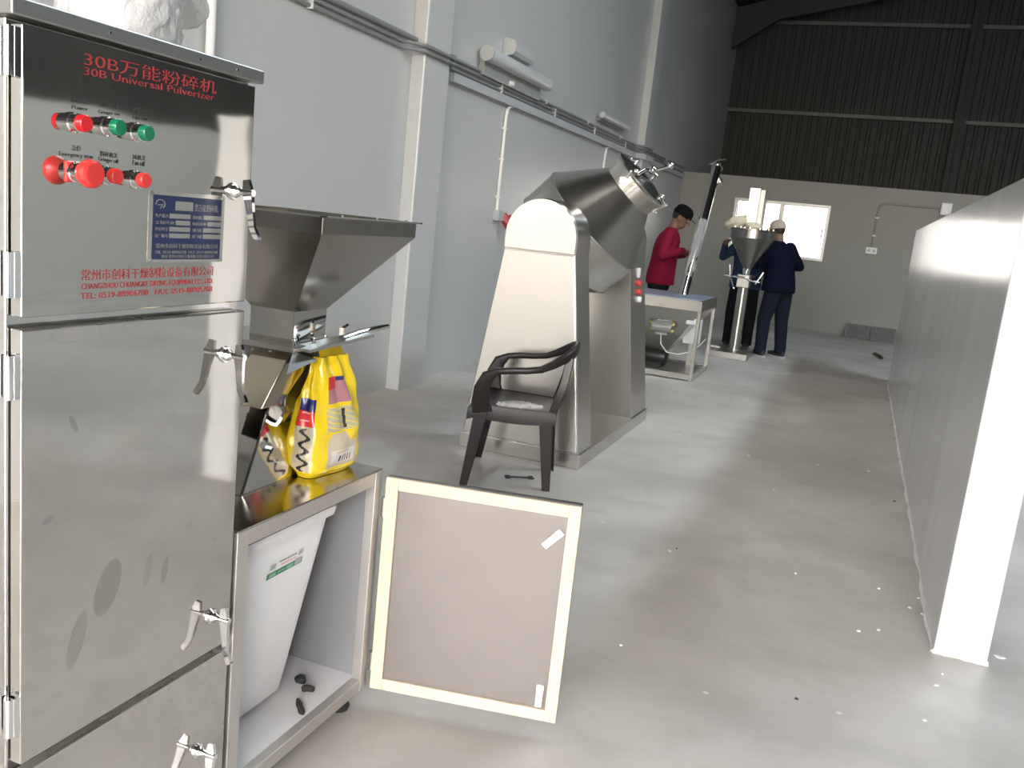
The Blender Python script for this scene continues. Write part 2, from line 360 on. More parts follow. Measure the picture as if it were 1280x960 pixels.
# ------------------------------------------------------------------ wall services on the left wall
def wall_path(y0, y1, off, z, extra=.0):
    pts = [(XL+off, y0, z)]
    for py in (6.08, 12.98):
        if y0 < py-.2 and y1 > py+.7:
            pts += [(XL+off, py-.16, z), (XL+off+.115, py-.03, z+extra), (XL+off+.115, py+.45, z+extra), (XL+off, py+.58, z)]
    return pts+[(XL+off, y1, z)]
sec = [(-.022, -.035), (.022, -.035), (.022, .035), (-.022, .035)]
o = MB().sweep(wall_path(6.72, 16.5, .024, 2.468), sec).build('cable_trunking', greyplas, None, None)
tag(o, 'grey flat cable trunking running along the left wall under thin conduits', 'trunking')
runs = [(2.530, 1.0, 16.5, 'lowest of three thin grey conduits along the left wall'), (2.572, 1.0, 14.8, 'middle of three thin grey conduits along the left wall'), (2.612, 6.7, 16.5, 'uppermost of three thin grey conduits along the left wall')]
for z, a, b_, lab in runs:
    c = thing('wall_conduit', (XL, a, z), lab, 'conduit', 'conduits along the left wall')
    MB().tube(wall_path(a, b_, .016, z), .0135, 10).build('pipe', conduitm, c)
    y = a+.75
    while y < b_-.2:
        if not any(py-.25 < y < py+.65 for py in (6.08, 12.98)): box('clip', whitepvc, c, XL, XL+.034, y-.009, y+.009, z-.019, z+.019)
        y += 1.5
o = MB().sweep(wall_path(1.0, 6.75, .022, 2.617, .0), [(.02*math.cos(k*PI/5), .02*math.sin(k*PI/5)) for k in range(10)]).build('thick_conduit', conduitm, None)
tag(o, 'thicker grey conduit ending just past the near pilaster', 'conduit')
# drops
def drop(y, z1, z0, lab):
    c = thing('conduit_drop', (XL, y, z0), lab, 'conduit')
    MB().tube([(XL+.02, y+.16, z1), (XL+.02, y+.07, z1-.01), (XL+.02, y+.02, z1-.05), (XL+.02, y, z1-.12), (XL+.02, y, z0)], .016, 10).build('pipe', whitepvc, c)
    for z in (z1-.22, (z1+z0)/2, z0+.15): box('clip', whitepvc, c, XL, XL+.04, y-.022, y+.022, z-.01, z+.01)
drop(7.93, 2.44, 1.44, 'white conduit dropping down the left wall to the red socket')
drop(11.34, 2.44, .9, 'white conduit dropping down the left wall behind the mixer')
rs = thing('industrial_socket', (XL, 8.05, 1.3), 'small dark red industrial socket below the white conduit drop', 'socket')
redsock = mat('dark_red_plastic', (.33, .02, .03), .35)
box('back_box', greyplas, rs, XL, XL+.06, 7.9, 8.03, 1.37, 1.47, bevel=.006)
MB().cyl((XL+.03, 8.06, 1.43), (XL+.13, 8.08, 1.29), .045, .036, 16).build('socket_cup', redsock, rs)
MB().cyl((XL+.05, 8.16, 1.43), (XL+.12, 8.19, 1.30), .03, .024, 14).build('plug', redsock, rs)
# white pipe near the camera end of the left wall
o = MB().tube([(XL+.03, 3.88, -.01), (XL+.03, 3.88, 3.6)], .024, 14).build('white_pipe', whitepvc, None); tag(o, 'white vertical plastic pipe on the left wall behind the tall cabinet', 'pipe')
# tube lights
def batten(y0, y1, z, lab, big):
    t = thing('tube_light', (XL, y0, z), lab, 'lamp')
    h = .055 if big else .03
    MB().box(XL, XL+.05, y0+.05, y1-.1, z-.16 if big else z-.05, z-.02).build('back_plate', mat('dull_grey_plate', (.30, .30, .29), .6), t, None, .004)
    r = .062 if big else .035
    MB().lathe((XL+.085, y0, z+.01), (0, 1, 0), [(0, r*.6), (.012, r*.95), (.03, r), (y1-y0-.03, r), (y1-y0-.012, r*.95), (y1-y0, r*.6)], 20).build('diffuser', mat('grey_diffuser', (.50, .52, .52), .35), t)
    for y in (y0-.004, y1-.03): MB().cyl((XL+.085, y, z+.01), (XL+.085, y+.034, z+.01), r*1.04, None, 20).build('end_cap', greyplas, t)
    if big: MB().cyl((XL+.05, lerp(y0, y1, .42), z-.13), (XL+.09, lerp(y0, y1, .42), z-.13), .025, .02, 12).build('cable_gland', whitepvc, t)
batten(7.22, 8.78, 2.745, 'long grey tube light with back plate above the conduits', True)
batten(10.8, 12.1, 2.74, 'slim unlit tube light on the wall above the mixer drum', False)
t = thing('bulkhead_lamp', (XL, 8.0, 2.87), 'short boxy emergency lamp just above the long tube light', 'lamp')
MB().box(XL, XL+.05, 7.74, 8.26, 2.83, 2.99).build('housing', greyplas, t, None, .008)
q = [(.05, 2.84), (.10, 2.85), (.125, 2.88), (.125, 2.94), (.10, 2.975), (.05, 2.985)]
MB().prism(q, 7.75, 8.25, lambda a, b_, e: (XL+a, e, b_)).build('lens', mat('grey_lens', (.46, .47, .47), .3), t)
# back wall services
c = thing('back_wall_conduit', (0, YB, 1.5), 'pale conduit bent over the back wall down to a socket', 'conduit')
p1 = at(1180, 258, Y=YB-.02); p2 = at(1100, 252, Y=YB-.02); p3 = at(1082, 308, Y=YB-.02)
zc = 2.30
MB().tube([(p1.x, YB-.018, zc), (p2.x+.12, YB-.018, zc), (p2.x+.05, YB-.018, zc-.02), (p2.x+.01, YB-.018, zc-.06), (p2.x, YB-.018, zc-.13), (p2.x, YB-.018, 1.55)], .018, 10).build('pipe', backpaint, c)
for z in (2.05, 1.75): box('clip', whitepvc, c, p2.x-.03, p2.x+.03, YB-.04, YB, z-.012, z+.012)
t = thing('wall_socket', (p2.x, YB, 1.5), 'white double socket on the back wall under the conduit', 'socket')
box('cover', whitepvc, t, p2.x-.09, p2.x+.09, YB-.04, YB, 1.44, 1.55, bevel=.006)
for s in (-1, 1): MB().cyl((p2.x+s*.042, YB-.046, 1.495), (p2.x+s*.042, YB-.038, 1.495), .028, None, 14).build('outlet', greyplas, t)
q = at(1183, 260, Y=YB-.05)
t = thing('junction_box', (q.x, YB, q.z), 'white junction box on the back wall at the conduit end above the partition', 'box')
box('body', whiteplas, t, q.x-.085, q.x+.085, YB-.10, YB, q.z-.12, q.z+.08, bevel=.012)
box('lid', whiteplas, t, q.x-.07, q.x+.07, YB-.112, YB-.098, q.z-.10, q.z+.065, bevel=.005)
# slatted vent panels leaning on the back wall, scraps by the partition end
def vent(x0, x1, lab):
    t = thing('vent_panel', ((x0+x1)/2, YB-.3, 0), lab, 'vent panel', 'vent panels on the floor')
    A = Vector((0, YB-.40, .005)); B = Vector((0, YB-.015, .20)); nrm = Vector((0, -.20, .40)).normalized()*.02
    def strip(xa, xb, u0, u1, lift): 
        a = A.lerp(B, u0); b_ = A.lerp(B, u1); o0 = nrm*lift; o1 = nrm*(lift+1)
        v = [Vector((xa, 0, 0))+a+o0, Vector((xb, 0, 0))+a+o0, Vector((xb, 0, 0))+b_+o0, Vector((xa, 0, 0))+b_+o0]
        v2 = [p-o0+o1 for p in v]; return MB().hexa(v, v2)
    fm = strip(x0, x1, 0, .1, 0)
    for g in (strip(x0, x1, .9, 1, 0), strip(x0, x0+.03, .1, .9, 0), strip(x1-.03, x1, .1, .9, 0)): fm.add(g.v, g.f)
    fm.build('frame', galv, t, None)
    for i in range(7): strip(x0+.03, x1-.03, .12+i*.112, .12+i*.112+.085, .1).build('slat', galv, t, None)
vent(-.13, .26, 'galvanised slatted vent panel leaning on the back wall, farther from the partition')
vent(.29, .68, 'galvanised slatted vent panel leaning on the back wall, nearer the partition')
t = thing('wood_scrap', (.42, 13.6, 0), 'dark forked wood scrap on the floor beyond the partition end', 'scrap')
dkw = mat('dark_wood', (.05, .04, .03), .8)
MB().tube([(.44, 13.5, .02), (.39, 13.75, .03), (.34, 14.0, .03)], [.022, .018, .009], 8).build('branch', dkw, t)
MB().tube([(.42, 13.62, .03), (.31, 13.72, .04)], [.015, .009], 8).build('twig', dkw, t)
# ------------------------------------------------------------------ grinder: tall cabinet, feed hopper and mill, collecting compartment
FX = -1.13
gm = thing('grinding_machine', (-1.45, 1.5, 0), 'tall polished steel grinding machine with push buttons, square hopper and open collecting compartment', 'machine')
CY0, CY1 = .945, 1.472
body = MB().box(-1.78, FX-.026, CY0, CY1, .06, 1.62).build('cabinet_body', mirror, gm, None, .003)
lid = MB().box(-1.80, FX+.004, CY0-.014, CY1+.008, 1.6195, 1.645).build('cabinet_lid', darksteel, gm, None, .003)
for y in (1.10, 1.30, 1.40): MB().cyl((FX+.003, y, 1.632), (FX+.005, y, 1.632), .0022, None, 10).build('rivet', chrome, lid)
for x in (-1.22, -1.72):
    for y in (1.0, 1.42): MB().cyl((x, y, 0), (x, y, .062), .022, .022, 14).build('foot', blackrub, gm)
def pt(px, py): return at(px, py, X=FX)
m_up = door_steel('upper_door_steel', .05, [(1.07, 1.235, .10, .018, .05, .10)])
m_lo = door_steel('lower_door_steel', .24, [(1.10, 1.178, .11, .02, .1, .12)]+
    [(pt(*p).y, pt(*p).z, a, b_, t, v) for p, a, b_, t, v in (((134, 735), .026, .050, -.35, -.40), ((96, 800), .017, .052, -.3, -.30), ((206, 712), .008, .026, -.2, -.30), ((185, 712), .009, .03, -.2, -.16), ((236, 656), .010, .006, 0, -.25), ((60, 650), .012, .006, .4, -.25), ((92, 530), .005, .016, .5, -.25), ((60, 880), .03, .012, .2, .06), ((230, 640), .07, .03, .2, .04))])
m_bo = door_steel('bottom_door_steel', .36, [])
def front_door(name, z0, z1, m): return MB().box(FX-.024, FX, CY0+.005, CY1-.012, z0, z1).build(name, m, gm, None, .0025)
d_up = front_door('upper_door', 1.200, 1.612, m_up); d_lo = front_door('lower_door', .470, 1.182, m_lo); d_bo = front_door('bottom_door', .085, .452, m_bo)
# hinges with their knuckles on the near edge
def hinge(d, px, py):
    z = pt(px, py).z; h = MB()
    h.cyl((FX-.012, CY0-.006, z-.033), (FX-.012, CY0-.006, z+.033), .0085, None, 14)
    h.box(FX-.022, FX-.002, CY0-.004, CY0+.006, z-.033, z+.033); h.box(FX-.055, FX-.026, CY0-.008, CY0+.001, z-.033, z+.033)
    for dz in (-.02, .02): h.cyl((FX-.04, CY0-.012, z+dz), (FX-.04, CY0-.006, z+dz), .0045, None, 10)
    h.build('hinge', chrome, d)
hinge(d_up, 12, 62); hinge(d_up, 10, 345); hinge(d_lo, 10, 475); hinge(d_lo, 8, 905)
# T handles: boss, collar, shaft and a lever hanging from its end
def latch(d, px, py, ang):
    p = pt(px, py); h = MB(); X = FX; L = .036
    h.cyl((X-.001, p.y, p.z), (X+.005, p.y, p.z), .017, .015, 24); h.lathe((X+.004, p.y, p.z), (1, 0, 0), [(0, .012), (.004, .0125), (.010, .009), (.016, .0075)], 20)
    h.cyl((X+.018, p.y, p.z), (X+L+.012, p.y, p.z), .0065, None, 18)
    e = Vector((X+L, p.y, p.z)); dn = Vector((.16, math.sin(ang), -math.cos(ang))).normalized()
    pts = [e-dn*.024, e-dn*.010, e, e+dn*.03, e+dn*.065, e+dn*.088+Vector((.010, 0, 0))]
    s = lambda a, b_: [(-a, -b_), (a, -b_), (a, b_), (-a, b_)]
    h.sweep(pts, [s(.004, .006), s(.004, .009), s(.005, .010), s(.004, .0075), s(.0035, .006), s(.005, .005)], up=(1, 0, 0))
    h.build('latch_handle', chrome, d)
latch(d_up, 291, 239, .06); latch(d_lo, 281, 443, -.10); latch(d_lo, 263, 770, -.08); latch(d_bo, 246, 938, -.25)
# push buttons
def button(px, py, m, r, L, name, big=False):
    p = pt(px, py); o = MB(); o.cur = 0
    o.lathe((FX-.001, p.y, p.z), (1, 0, 0), [(0, r*1.05), (.006, r*1.05), (.008, r*.92), (L*.62, r*.92), (L*.64, r*.80)], 24)
    o.cur = 1
    if big: o.lathe((FX+L*.55, p.y, p.z), (1, 0, 0), [(0, r*.7), (.004, r*1.05), (.014, r*1.42), (.020, r*1.46), (.025, r*1.36), (.028, r*1.1)], 28)
    else: o.lathe((FX+L*.60, p.y, p.z), (1, 0, 0), [(0, r*.86), (L*.33, r*.86), (L*.40, r*.76)], 24)
    o.build(name, [chrome, m], d_up)
button(90, 153, redlamp, .0145, .030, 'indicator_lamp')
button(132, 158, greenp, .0145, .032, 'push_button'); button(168, 165, greenp, .0145, .032, 'push_button')
button(92, 215, redp, .0150, .028, 'emergency_stop_button', True)
button(131, 219, redp, .0140, .028, 'push_button'); button(167, 224, redp, .0140, .028, 'push_button')
box('stop_collar', redp, d_up, FX-.001, FX+.004, pt(92,215).y-.016, pt(92,215).y+.016, pt(92,215).z-.016, pt(92,215).z+.016, bevel=.002)
# lettering
def line(s, l, r, h, m, name='lettering', d=d_up, X=FX+.0002):
    a = at(*l, X=X); b_ = at(*r, X=X); return text_on_x(name, s, m, d, a.y, b_.y, a.z, h, X, b_.z-a.z)
line('30B万能粉碎机', (105, 82), (270, 118), .022, redink); line('30B Universal Pulverizer', (105, 93), (268, 126), .011, redink)
for s, l, r, h in (('电源指示', (86, 127), (112, 131), .008), ('Power', (90, 136), (110, 139), .006), ('粉碎机开', (124, 133), (146, 136), .008), ('Gringer on', (123, 143), (149, 146), .007), ('风机开', (166, 140), (183, 142), .008), ('Fan on', (166, 149), (184, 151), .007),
                   ('急停', (90, 188), (101, 189), .008), ('Emergency stop', (74, 196), (116, 200), .008), ('粉碎机关', (125, 195), (147, 198), .008), ('Gringer off', (123, 202), (148, 206), .008), ('风机关', (166, 199), (182, 201), .008), ('Fan off', (166, 206), (181, 208), .008)):
    line(s, l, r, h, blackink)
line('常州市创科干燥制粒设备有限公司', (102, 351), (266, 344), .0175, redink)
line('CHANGZHOU CHUANGKE DRYING EQUIPMENT CO., LTD.', (102, 363), (266, 355), .0105, redink)
line('TEL: 0519-88906708   FAX: 0519-88905768', (101, 374), (265, 364), .0095, redink)
# nameplate (a sub-part of the door), print set into one mesh each
n0 = pt(187, 236); n1 = pt(280, 246); n2 = pt(183, 329); n3 = pt(277, 326); ny0, ny1 = (n0.y+n2.y)/2, (n1.y+n3.y)/2; nz0, nz1 = (n2.z+n3.z)/2, (n0.z+n1.z)/2
pl = MB(); pl.box(FX-.001, FX+.0016, ny0, ny1, nz0, nz1); pl.cur = 1
yy = lambda u: lerp(ny0, ny1, u); zz = lambda v: lerp(nz0, nz1, v)
pl.box(FX+.001, FX+.0022, yy(.045), yy(.955), zz(.04), zz(.94)); pl.cur = 2
def cell(u0, u1, v0, v1): pl.box(FX+.002, FX+.0028, yy(u0), yy(u1), zz(v0), zz(v1))
cell(.32, .55, .74, .87)
for i in range(4):
    v = .625-.093*i; cell(.25 if i != 1 else .33, .52, v, v+.065); cell(.70 if i != 1 else .76, .95, v, v+.065)
for u in (.03, .97):
    for v in (.035, .955): pl.cyl((FX+.001, yy(u), zz(v)), (FX+.004, yy(u), zz(v)), .0028, None, 10)
# crest: a looped swash
pl.tube([(FX+.0026, yy(.13+.055*math.cos(a)), zz(.815+.06*math.sin(a))) for a in [(-.9+4.2*i/14) for i in range(15)]], .0008, 5)
pl.tube([(FX+.0026, yy(.10), zz(.80)), (FX+.0026, yy(.16), zz(.815)), (FX+.0026, yy(.13), zz(.755))], .0008, 5)
npo = pl.build('nameplate', [steel, blueplate, plateink], d_up, None)
X2 = FX+.0024
def nline(s, u0, u1, v, h): text_on_x('nameplate_lettering', s, plateink, d_up, yy(u0), yy(u1), zz(v), h, X2)
nline('型万能粉碎机', .57, .90, .745, .013)
for i, (a, b_) in enumerate((('生产能力', '粉碎细度'), ('主轴转速', '电机功率'), ('外形尺寸', '重量'), ('出厂编号', '出厂日期'))):
    nline(a, .07, .23 if i != 1 else .31, .63-.093*i, .006); nline(b_, .55, .68 if i != 1 else .74, .63-.093*i, .006)
nline('常州市创科干燥制粒设备有限公司', .09, .91, .20, .008); nline('TEL: 0519-88906708  FAX: 0519-88905768', .08, .92, .125, .005); nline('地址:常州市创科干燥制粒设备有限公司', .16, .86, .06, .006)

# wrapped blower standing on the cabinet lid
q = at(150, 5, X=-1.5)
bl = MB().lathe((-1.5, q.y, 1.645), (0, 0, 1), [(0, .09), (.02, .105), (.06, .11), (.30, .11), (.34, .09), (.36, .05)], 28).build('blower', mirror, gm)
film = mat('crinkled_plastic_film', (.84, .84, .83), .2, trans=.2, alpha=.7, bump=.02, bscale=26)
def crumple(o, amt, sc):
    t = bpy.data.textures.new('crumple', 'CLOUDS'); t.noise_scale = sc; s = o.modifiers.new('s', 'SUBSURF'); s.levels = 2; s.render_levels = 2
    d = o.modifiers.new('d', 'DISPLACE'); d.texture = t; d.strength = amt; d.mid_level = .5; d.texture_coords = 'GLOBAL'; return bake(o)
o = MB().lathe((-1.5, q.y, 1.66), (0, 0, 1), [(0, .112), (.06, .122), (.14, .118), (.22, .126), (.3, .12), (.36, .1)], 24, False).build('plastic_wrap', film, bl); crumple(o, .03, .04)
p0 = at(222, -8, X=-1.55); p1 = at(242, 38, X=-1.55)
o = MB().tube([p0+Vector((0, -.10, .06)), p0, p0.lerp(p1, .5)+Vector((0, .03, 0)), p1], [.05, .055, .042, .018], 14).build('plastic_tail', film, bl); crumple(o, .03, .035)

# collecting compartment: panels and frame
BY0, BY1, BZ0, BZ1, BX0 = 1.474, 2.085, .055, .71, -1.76
inner = mat('grey_inner_panel', (.25, .255, .265), .45, .35, var=.08, vscale=4)
powder = mat('powder_dusted_base', (.66, .66, .67), .5, var=.10, vscale=9)
cb = bpy.data.objects.new('compartment', None); COL.objects.link(cb); cb.parent = gm; cb.location = Vector((-1.4, 1.8, 0))-world_loc(gm)
topm = mat('stained_polished_top', (.50, .475, .43), .17, 1, var=.35, vscale=9, rvar=.1)
box('top_panel', topm, cb, BX0, FX, BY0, BY1, BZ1-.004, BZ1, bevel=.0015)
box('top_rail', rawsteel, cb, FX-.03, FX-.001, BY0+.038, BY1-.034, BZ1-.042, BZ1-.0045, bevel=.002)
box('bottom_rail', rawsteel, cb, FX-.03, FX-.001, BY0+.038, BY1-.034, BZ0, BZ0+.036, bevel=.002)
box('post', rawsteel, cb, FX-.03, FX, BY0+.0005, BY0+.038, BZ0, BZ1-.0045, bevel=.002)
box('post', rawsteel, cb, FX-.03, FX, BY1-.034, BY1, BZ0, BZ1-.0045, bevel=.002)
box('side_panel', inner, cb, BX0, FX-.0305, BY1-.02, BY1-.001, BZ0+.001, BZ1-.0045)
box('side_panel', inner, cb, BX0, FX-.0305, BY0+.001, BY0+.018, BZ0, BZ1-.003)
box('back_panel', inner, cb, BX0, BX0+.015, BY0+.001, BY1-.001, BZ0, BZ1-.003)
box('base_panel', powder, cb, BX0+.015, FX-.028, BY0+.018, BY1-.02, BZ0+.02, BZ0+.036)
for x in (-1.18, -1.70):
    for y in (1.53, 2.03): MB().lathe((x, y, 0), (0, 0, 1), [(0, .026), (.012, .03), (.02, .024), (.024, .012), (.057, .012)], 16).build('foot', blackrub, cb)
# open door
H0 = Vector((-1.118, 2.092, 0)); H1 = Vector((-.588, 2.200, 0)); dd = (H1-H0).normalized(); nn = Vector((dd.y, -dd.x, 0)); DW = (H1-H0).length; DZ0, DZ1 = .058, .688
def dbox(u0, u1, z0, z1, n0_, n1_):
    P = lambda u, n_, z: H0+dd*u+nn*n_+Vector((0, 0, z))
    return MB().hexa([P(u0, n1_, z0), P(u1, n1_, z0), P(u1, n0_, z0), P(u0, n0_, z0)], [P(u0, n1_, z1), P(u1, n1_, z1), P(u1, n0_, z1), P(u0, n0_, z1)])
od = dbox(0, DW, DZ0, DZ1, -.02, 0).build('compartment_door', mat('brushed_door_back', (.20, .184, .172), .5, .5, var=.10, vscale=4.5, rvar=.06), gm, None, .002)
for a in ((0, .036, DZ0, DZ1), (DW-.034, DW, DZ0, DZ1), (.036, DW-.034, DZ1-.034, DZ1), (.036, DW-.034, DZ0, DZ0+.034)): dbox(*a, -.0005, .011).build('gasket_strip', foam, od, None, .002)
dbox(.2, DW, DZ1-.001, DZ1+.002, -.022, -.012).build('door_edge', black, od, None)
def dpix(px, py):
    d = RT*((px-640)/F)-UP*((py-480)/F)+FW; t = (H0-EYE).dot(nn)/d.dot(nn); P = EYE+d*t; return (P-H0).dot(dd), P.z
for px, py, ang in ((699, 666, -.75), (676, 858, .0)):
    u, z = dpix(px, py); c = H0+dd*u+Vector((0, 0, z)); g = MB()
    g.cyl(c-nn*.001, c+nn*.012, .012, .011, 18); g.cyl(c+nn*.010, c+nn*.02, .006, None, 12)
    dv = dd*math.sin(ang)-Vector((0, 0, math.cos(ang))); sv = dd*math.cos(ang)+Vector((0, 0, math.sin(ang)))
    a = c+nn*.013; b_ = a+dv*.052+nn*.004
    V = [a-dv*.012-sv*.010, a-dv*.012+sv*.010, b_+sv*.009, b_-sv*.009]; g.hexa(V, [v+nn*.0035 for v in V])
    g.build('latch_cam', mat('zinc_latch', (.72, .72, .72), .25, .9), od)
for z in (.14, .60): MB().cyl(H0+Vector((-.002, -.002, z-.028)), H0+Vector((-.002, -.002, z+.028)), .009, None, 12).build('hinge', darksteel, od)

# mill: casing, base, chute, neck, slide gate, hopper
MX = -1.30
def P2(px, py, X): q = at(px, py, X=X); return (q.y, q.z)
NX0, NX1, NY0, NY1, NZ0, NZ1 = -1.435, -1.30, 1.875, 2.02, 1.05, 1.135
mill = bpy.data.objects.new('mill', None); COL.objects.link(mill); mill.parent = gm; mill.location = Vector((-1.4, 1.95, .71))-world_loc(gm)
# U-shaped casing facing the doorway side
u = [(-1.305, 1.035), (-1.535, 1.035), (-1.535, .90)]+[(-1.415+.12*math.cos(a), .90+.10*math.sin(a)) for a in [PI+PI*i/12 for i in range(1, 12)]]+[(-1.305, .89)]
MB().prism(u, 1.865, 2.03, lambda a, b_, e: (a, e, b_)).build('casing', mat('dark_casing_steel', (.22, .21, .20), .35, 1), mill, 30, .003)
ring = MB(); pth = [(a, 1.862, b_) for a, b_ in u[1:]]
ring.sweep(pth, [(-.004, -.010), (.004, -.010), (.004, .010), (-.004, .010)], up=(0, 1, 0)); ring.build('casing_rim', steel, mill)
for px, py in ((320, 437), (317, 495), (333, 519), (341, 440)): 
    q = at(px, py, Y=1.858); MB().cyl((q.x, 1.846, q.z), (q.x, 1.862, q.z), .006, None, 8).build('bolt', chrome, mill)
# polished base below it
bs = MB().hexa([(-1.56, 1.60, .709), (-1.27, 1.66, .709), (-1.27, 2.06, .709), (-1.56, 2.06, .709)], [(-1.50, 1.84, .90), (-1.345, 1.86, .90), (-1.345, 2.03, .90), (-1.50, 2.03, .90)]).build('mill_base', mirror, mill, None, .004)
q = at(332, 557, Y=1.70); MB().cyl((q.x, 1.715, q.z-.005), (q.x, 1.690, q.z+.004), .009, None, 8).build('bolt', chrome, mill)
# open scoop and its polished chute
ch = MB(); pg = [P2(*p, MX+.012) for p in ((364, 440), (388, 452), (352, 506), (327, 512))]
ch.prism(pg, MX-.10, MX+.012, lambda a, b_, e: (e, a, b_)); ch.build('chute', mat('amber_polished_steel', (.50, .45, .36), .12, 1, rvar=.05, vscale=20), mill, None, .003)  # yellow reflection of the packet put into the chute's base colour
sc = MB(); a0 = at(366, 439, X=MX+.03); a1 = at(397, 450, X=MX+.06); a2 = at(358, 468, X=MX+.05); a3 = at(378, 440, X=MX-.02)
sc.add([a0, a1, a2, a3], [(0, 2, 1), (0, 1, 3), (0, 3, 2), (1, 2, 3)]); sc.build('scoop', mat('dark_scoop_steel', (.14, .135, .13), .45, .8), mill, None)
# table plate, neck, screws
box('table_plate', steel, mill, -1.555, -1.262, 1.825, 2.06, 1.036, 1.050, bevel=.002)
box('neck', mirror, mill, NX0, NX1, NY0, NY1, NZ0, NZ1, bevel=.002)
for x, y in ((-1.275, 1.93), (-1.28, 1.99), (-1.285, 1.86)): MB().cyl((x, y, 1.049), (x, y, 1.062), .004, None, 8).cyl((x, y, 1.062), (x, y, 1.066), .007, None, 12).build('screw', chrome, mill)
g0 = Vector((-1.262, 1.855, 1.043)); g1 = Vector((-1.215, 2.085, 1.070))
MB().sweep([g0, g0.lerp(g1, .5), g1], [(-.03, -.004), (.03, -.004), (.03, .004), (-.03, .004)]).build('slide_gate', darksteel, mill)
g2 = g0.lerp(g1, .55)+Vector((.012, 0, .006))
MB().tube([g2, g2+Vector((.008, .06, .010)), g2+Vector((.016, .16, .018)), g2+Vector((.02, .20, .022))], [.011, .012, .010, .007], 12).build('gate_handle', chrome, mill)
v = g2+Vector((-.03, .045, .012)); MB().cyl(v-Vector((0, 0, .02)), v+Vector((0, 0, .010)), .008, .007, 14).build('knob', mat('cream_plastic', (.75, .70, .60), .3), mill)
MB().capsule(v+Vector((.002, .003, .011)), v+Vector((.008, .014, .018)), .004, .0035, 10).build('knob_tip', black, mill)
# feed hopper
r0 = at(404, 269, X=-1.165); r1 = at(521, 276, X=-1.165)
HX1, HX0, HY0, HY1, HZ = -1.165, -1.60, r0.y, r1.y, 1.378
def loop(x0, x1, y0, y1, z): return [(x0, y0, z), (x1, y0, z), (x1, y1, z), (x0, y1, z)]
h = MB(); t = .004
h.rings([loop(NX0, NX1, NY0, NY1, NZ1-.004), loop(HX0, HX1, HY0, HY1, HZ-.042), loop(HX0, HX1, HY0, HY1, HZ), loop(HX0+t, HX1-t, HY0+t, HY1-t, HZ), loop(HX0+t, HX1-t, HY0+t, HY1-t, HZ-.042), loop(NX0+t, NX1-t, NY0+t, NY1-t, NZ1)], False)
h.build('feed_hopper', mat('hopper_steel', (.29, .277, .255), .16, 1, rvar=.05, vscale=6), gm, None, .001, fix=False)
rim = MB(); w_ = .012
for a in ((HX0-.002, HX1+w_, HY0-w_, HY0), (HX0-.002, HX1+w_, HY1, HY1+w_), (HX1, HX1+w_, HY0-w_, HY1+w_), (HX0-w_, HX0, HY0-w_, HY1+w_)): rim.box(*a, HZ-.004, HZ)
rim.build('hopper_rim', steel, gm, None)
for y in (.15, .5, .85): MB().cyl((HX1+.006, lerp(HY0, HY1, y), HZ-.001), (HX1+.006, lerp(HY0, HY1, y), HZ+.004), .004, None, 10).build('rivet', chrome, gm)
# ------------------------------------------------------------------ white bin inside the compartment
def rrect(cx, cy, hx, hy, r, z, n=5):
    out = []
    for sx, sy, a0 in ((1, 1, 0), (-1, 1, PI/2), (-1, -1, PI), (1, -1, 1.5*PI)):
        for k in range(n+1):
            a = a0+PI/2*k/n; out.append((cx+sx*(hx-r)+r*math.cos(a), cy+sy*(hy-r)+r*math.sin(a), z))
    return out
bn = thing('plastic_bin', (-1.37, 1.72, .092), 'white plastic bin with a green sticker inside the open compartment', 'bin')
zb, zt = .0915, .625; fb, ft = -1.285, -1.195      # front face leans outward towards the rim
cx = lambda u: (lerp(fb, ft, u)+lerp(-1.53, -1.60, u))/2
hx = lambda u: (lerp(fb, ft, u)-lerp(-1.53, -1.60, u))/2
y1 = lambda u: lerp(1.905, 1.955, u); y0 = lambda u: lerp(1.575, 1.52, u)
sec_ = lambda u, off=0: rrect(cx(u), (y0(u)+y1(u))/2, hx(u)+off, (y1(u)-y0(u))/2+off, .035, lerp(zb, zt, u))
m = MB(); m.rings([sec_(0, -.012), sec_(.02, 0), sec_(.25), sec_(.5), sec_(.75), sec_(1), sec_(1, -.004), sec_(.5, -.004), sec_(.03, -.006)], True)
m.build('bucket', whiteplas, bn, 40)
m = MB(); m.rings([sec_(.965, .001), sec_(.965, .013), sec_(1.0, .014), sec_(1.012, .010), sec_(1.012, -.004)], False); m.build('rim', whiteplas, bn, 40, fix=False)
# sticker on its front face: pale upper half, green stripe and grey panel; print too small to read shown as dashes
def fpt(y, z, lift):
    u = (z-zb)/(zt-zb); return Vector((lerp(fb, ft, u)+lift, y, z))
def fpix(px, py):
    X = -1.235
    for _ in range(6): q = at(px, py, X=X); X = fpt(q.y, q.z, 0).x
    return q.y, q.z
ay, az = fpix(332, 726); by, bz = fpix(376, 703); cy, cz = fpix(333, 706)
st = MB(); hh = cz-az
def sq(u0, u1, v0, v1, lift):
    Q = lambda u, v, l: fpt(lerp(ay, by, u), az+lerp(0, bz-az, u)*.3+v*hh, l)
    st.hexa([Q(u0, v0, lift), Q(u1, v0, lift), Q(u1, v1, lift), Q(u0, v1, lift)], [Q(u0, v0, lift+.0006), Q(u1, v0, lift+.0006), Q(u1, v1, lift+.0006), Q(u0, v1, lift+.0006)])
st.cur = 0; sq(0, 1, .0, 1.0, .0004)
st.cur = 1; sq(0, 1, 0, .34, .0008)
st.cur = 2; sq(.30, .5, .14, .22, .0012); sq(.06, .24, .06, .26, .0012); sq(.55, .74, .06, .26, .0012)
st.cur = 3; sq(.78, .97, .06, .42, .0013)
st.cur = 4
for i in range(9): sq(.30+i*.055, .335+i*.055, .72, .82, .0012)
st.cur = 5; sq(.36, .78, .50, .60, .0012)
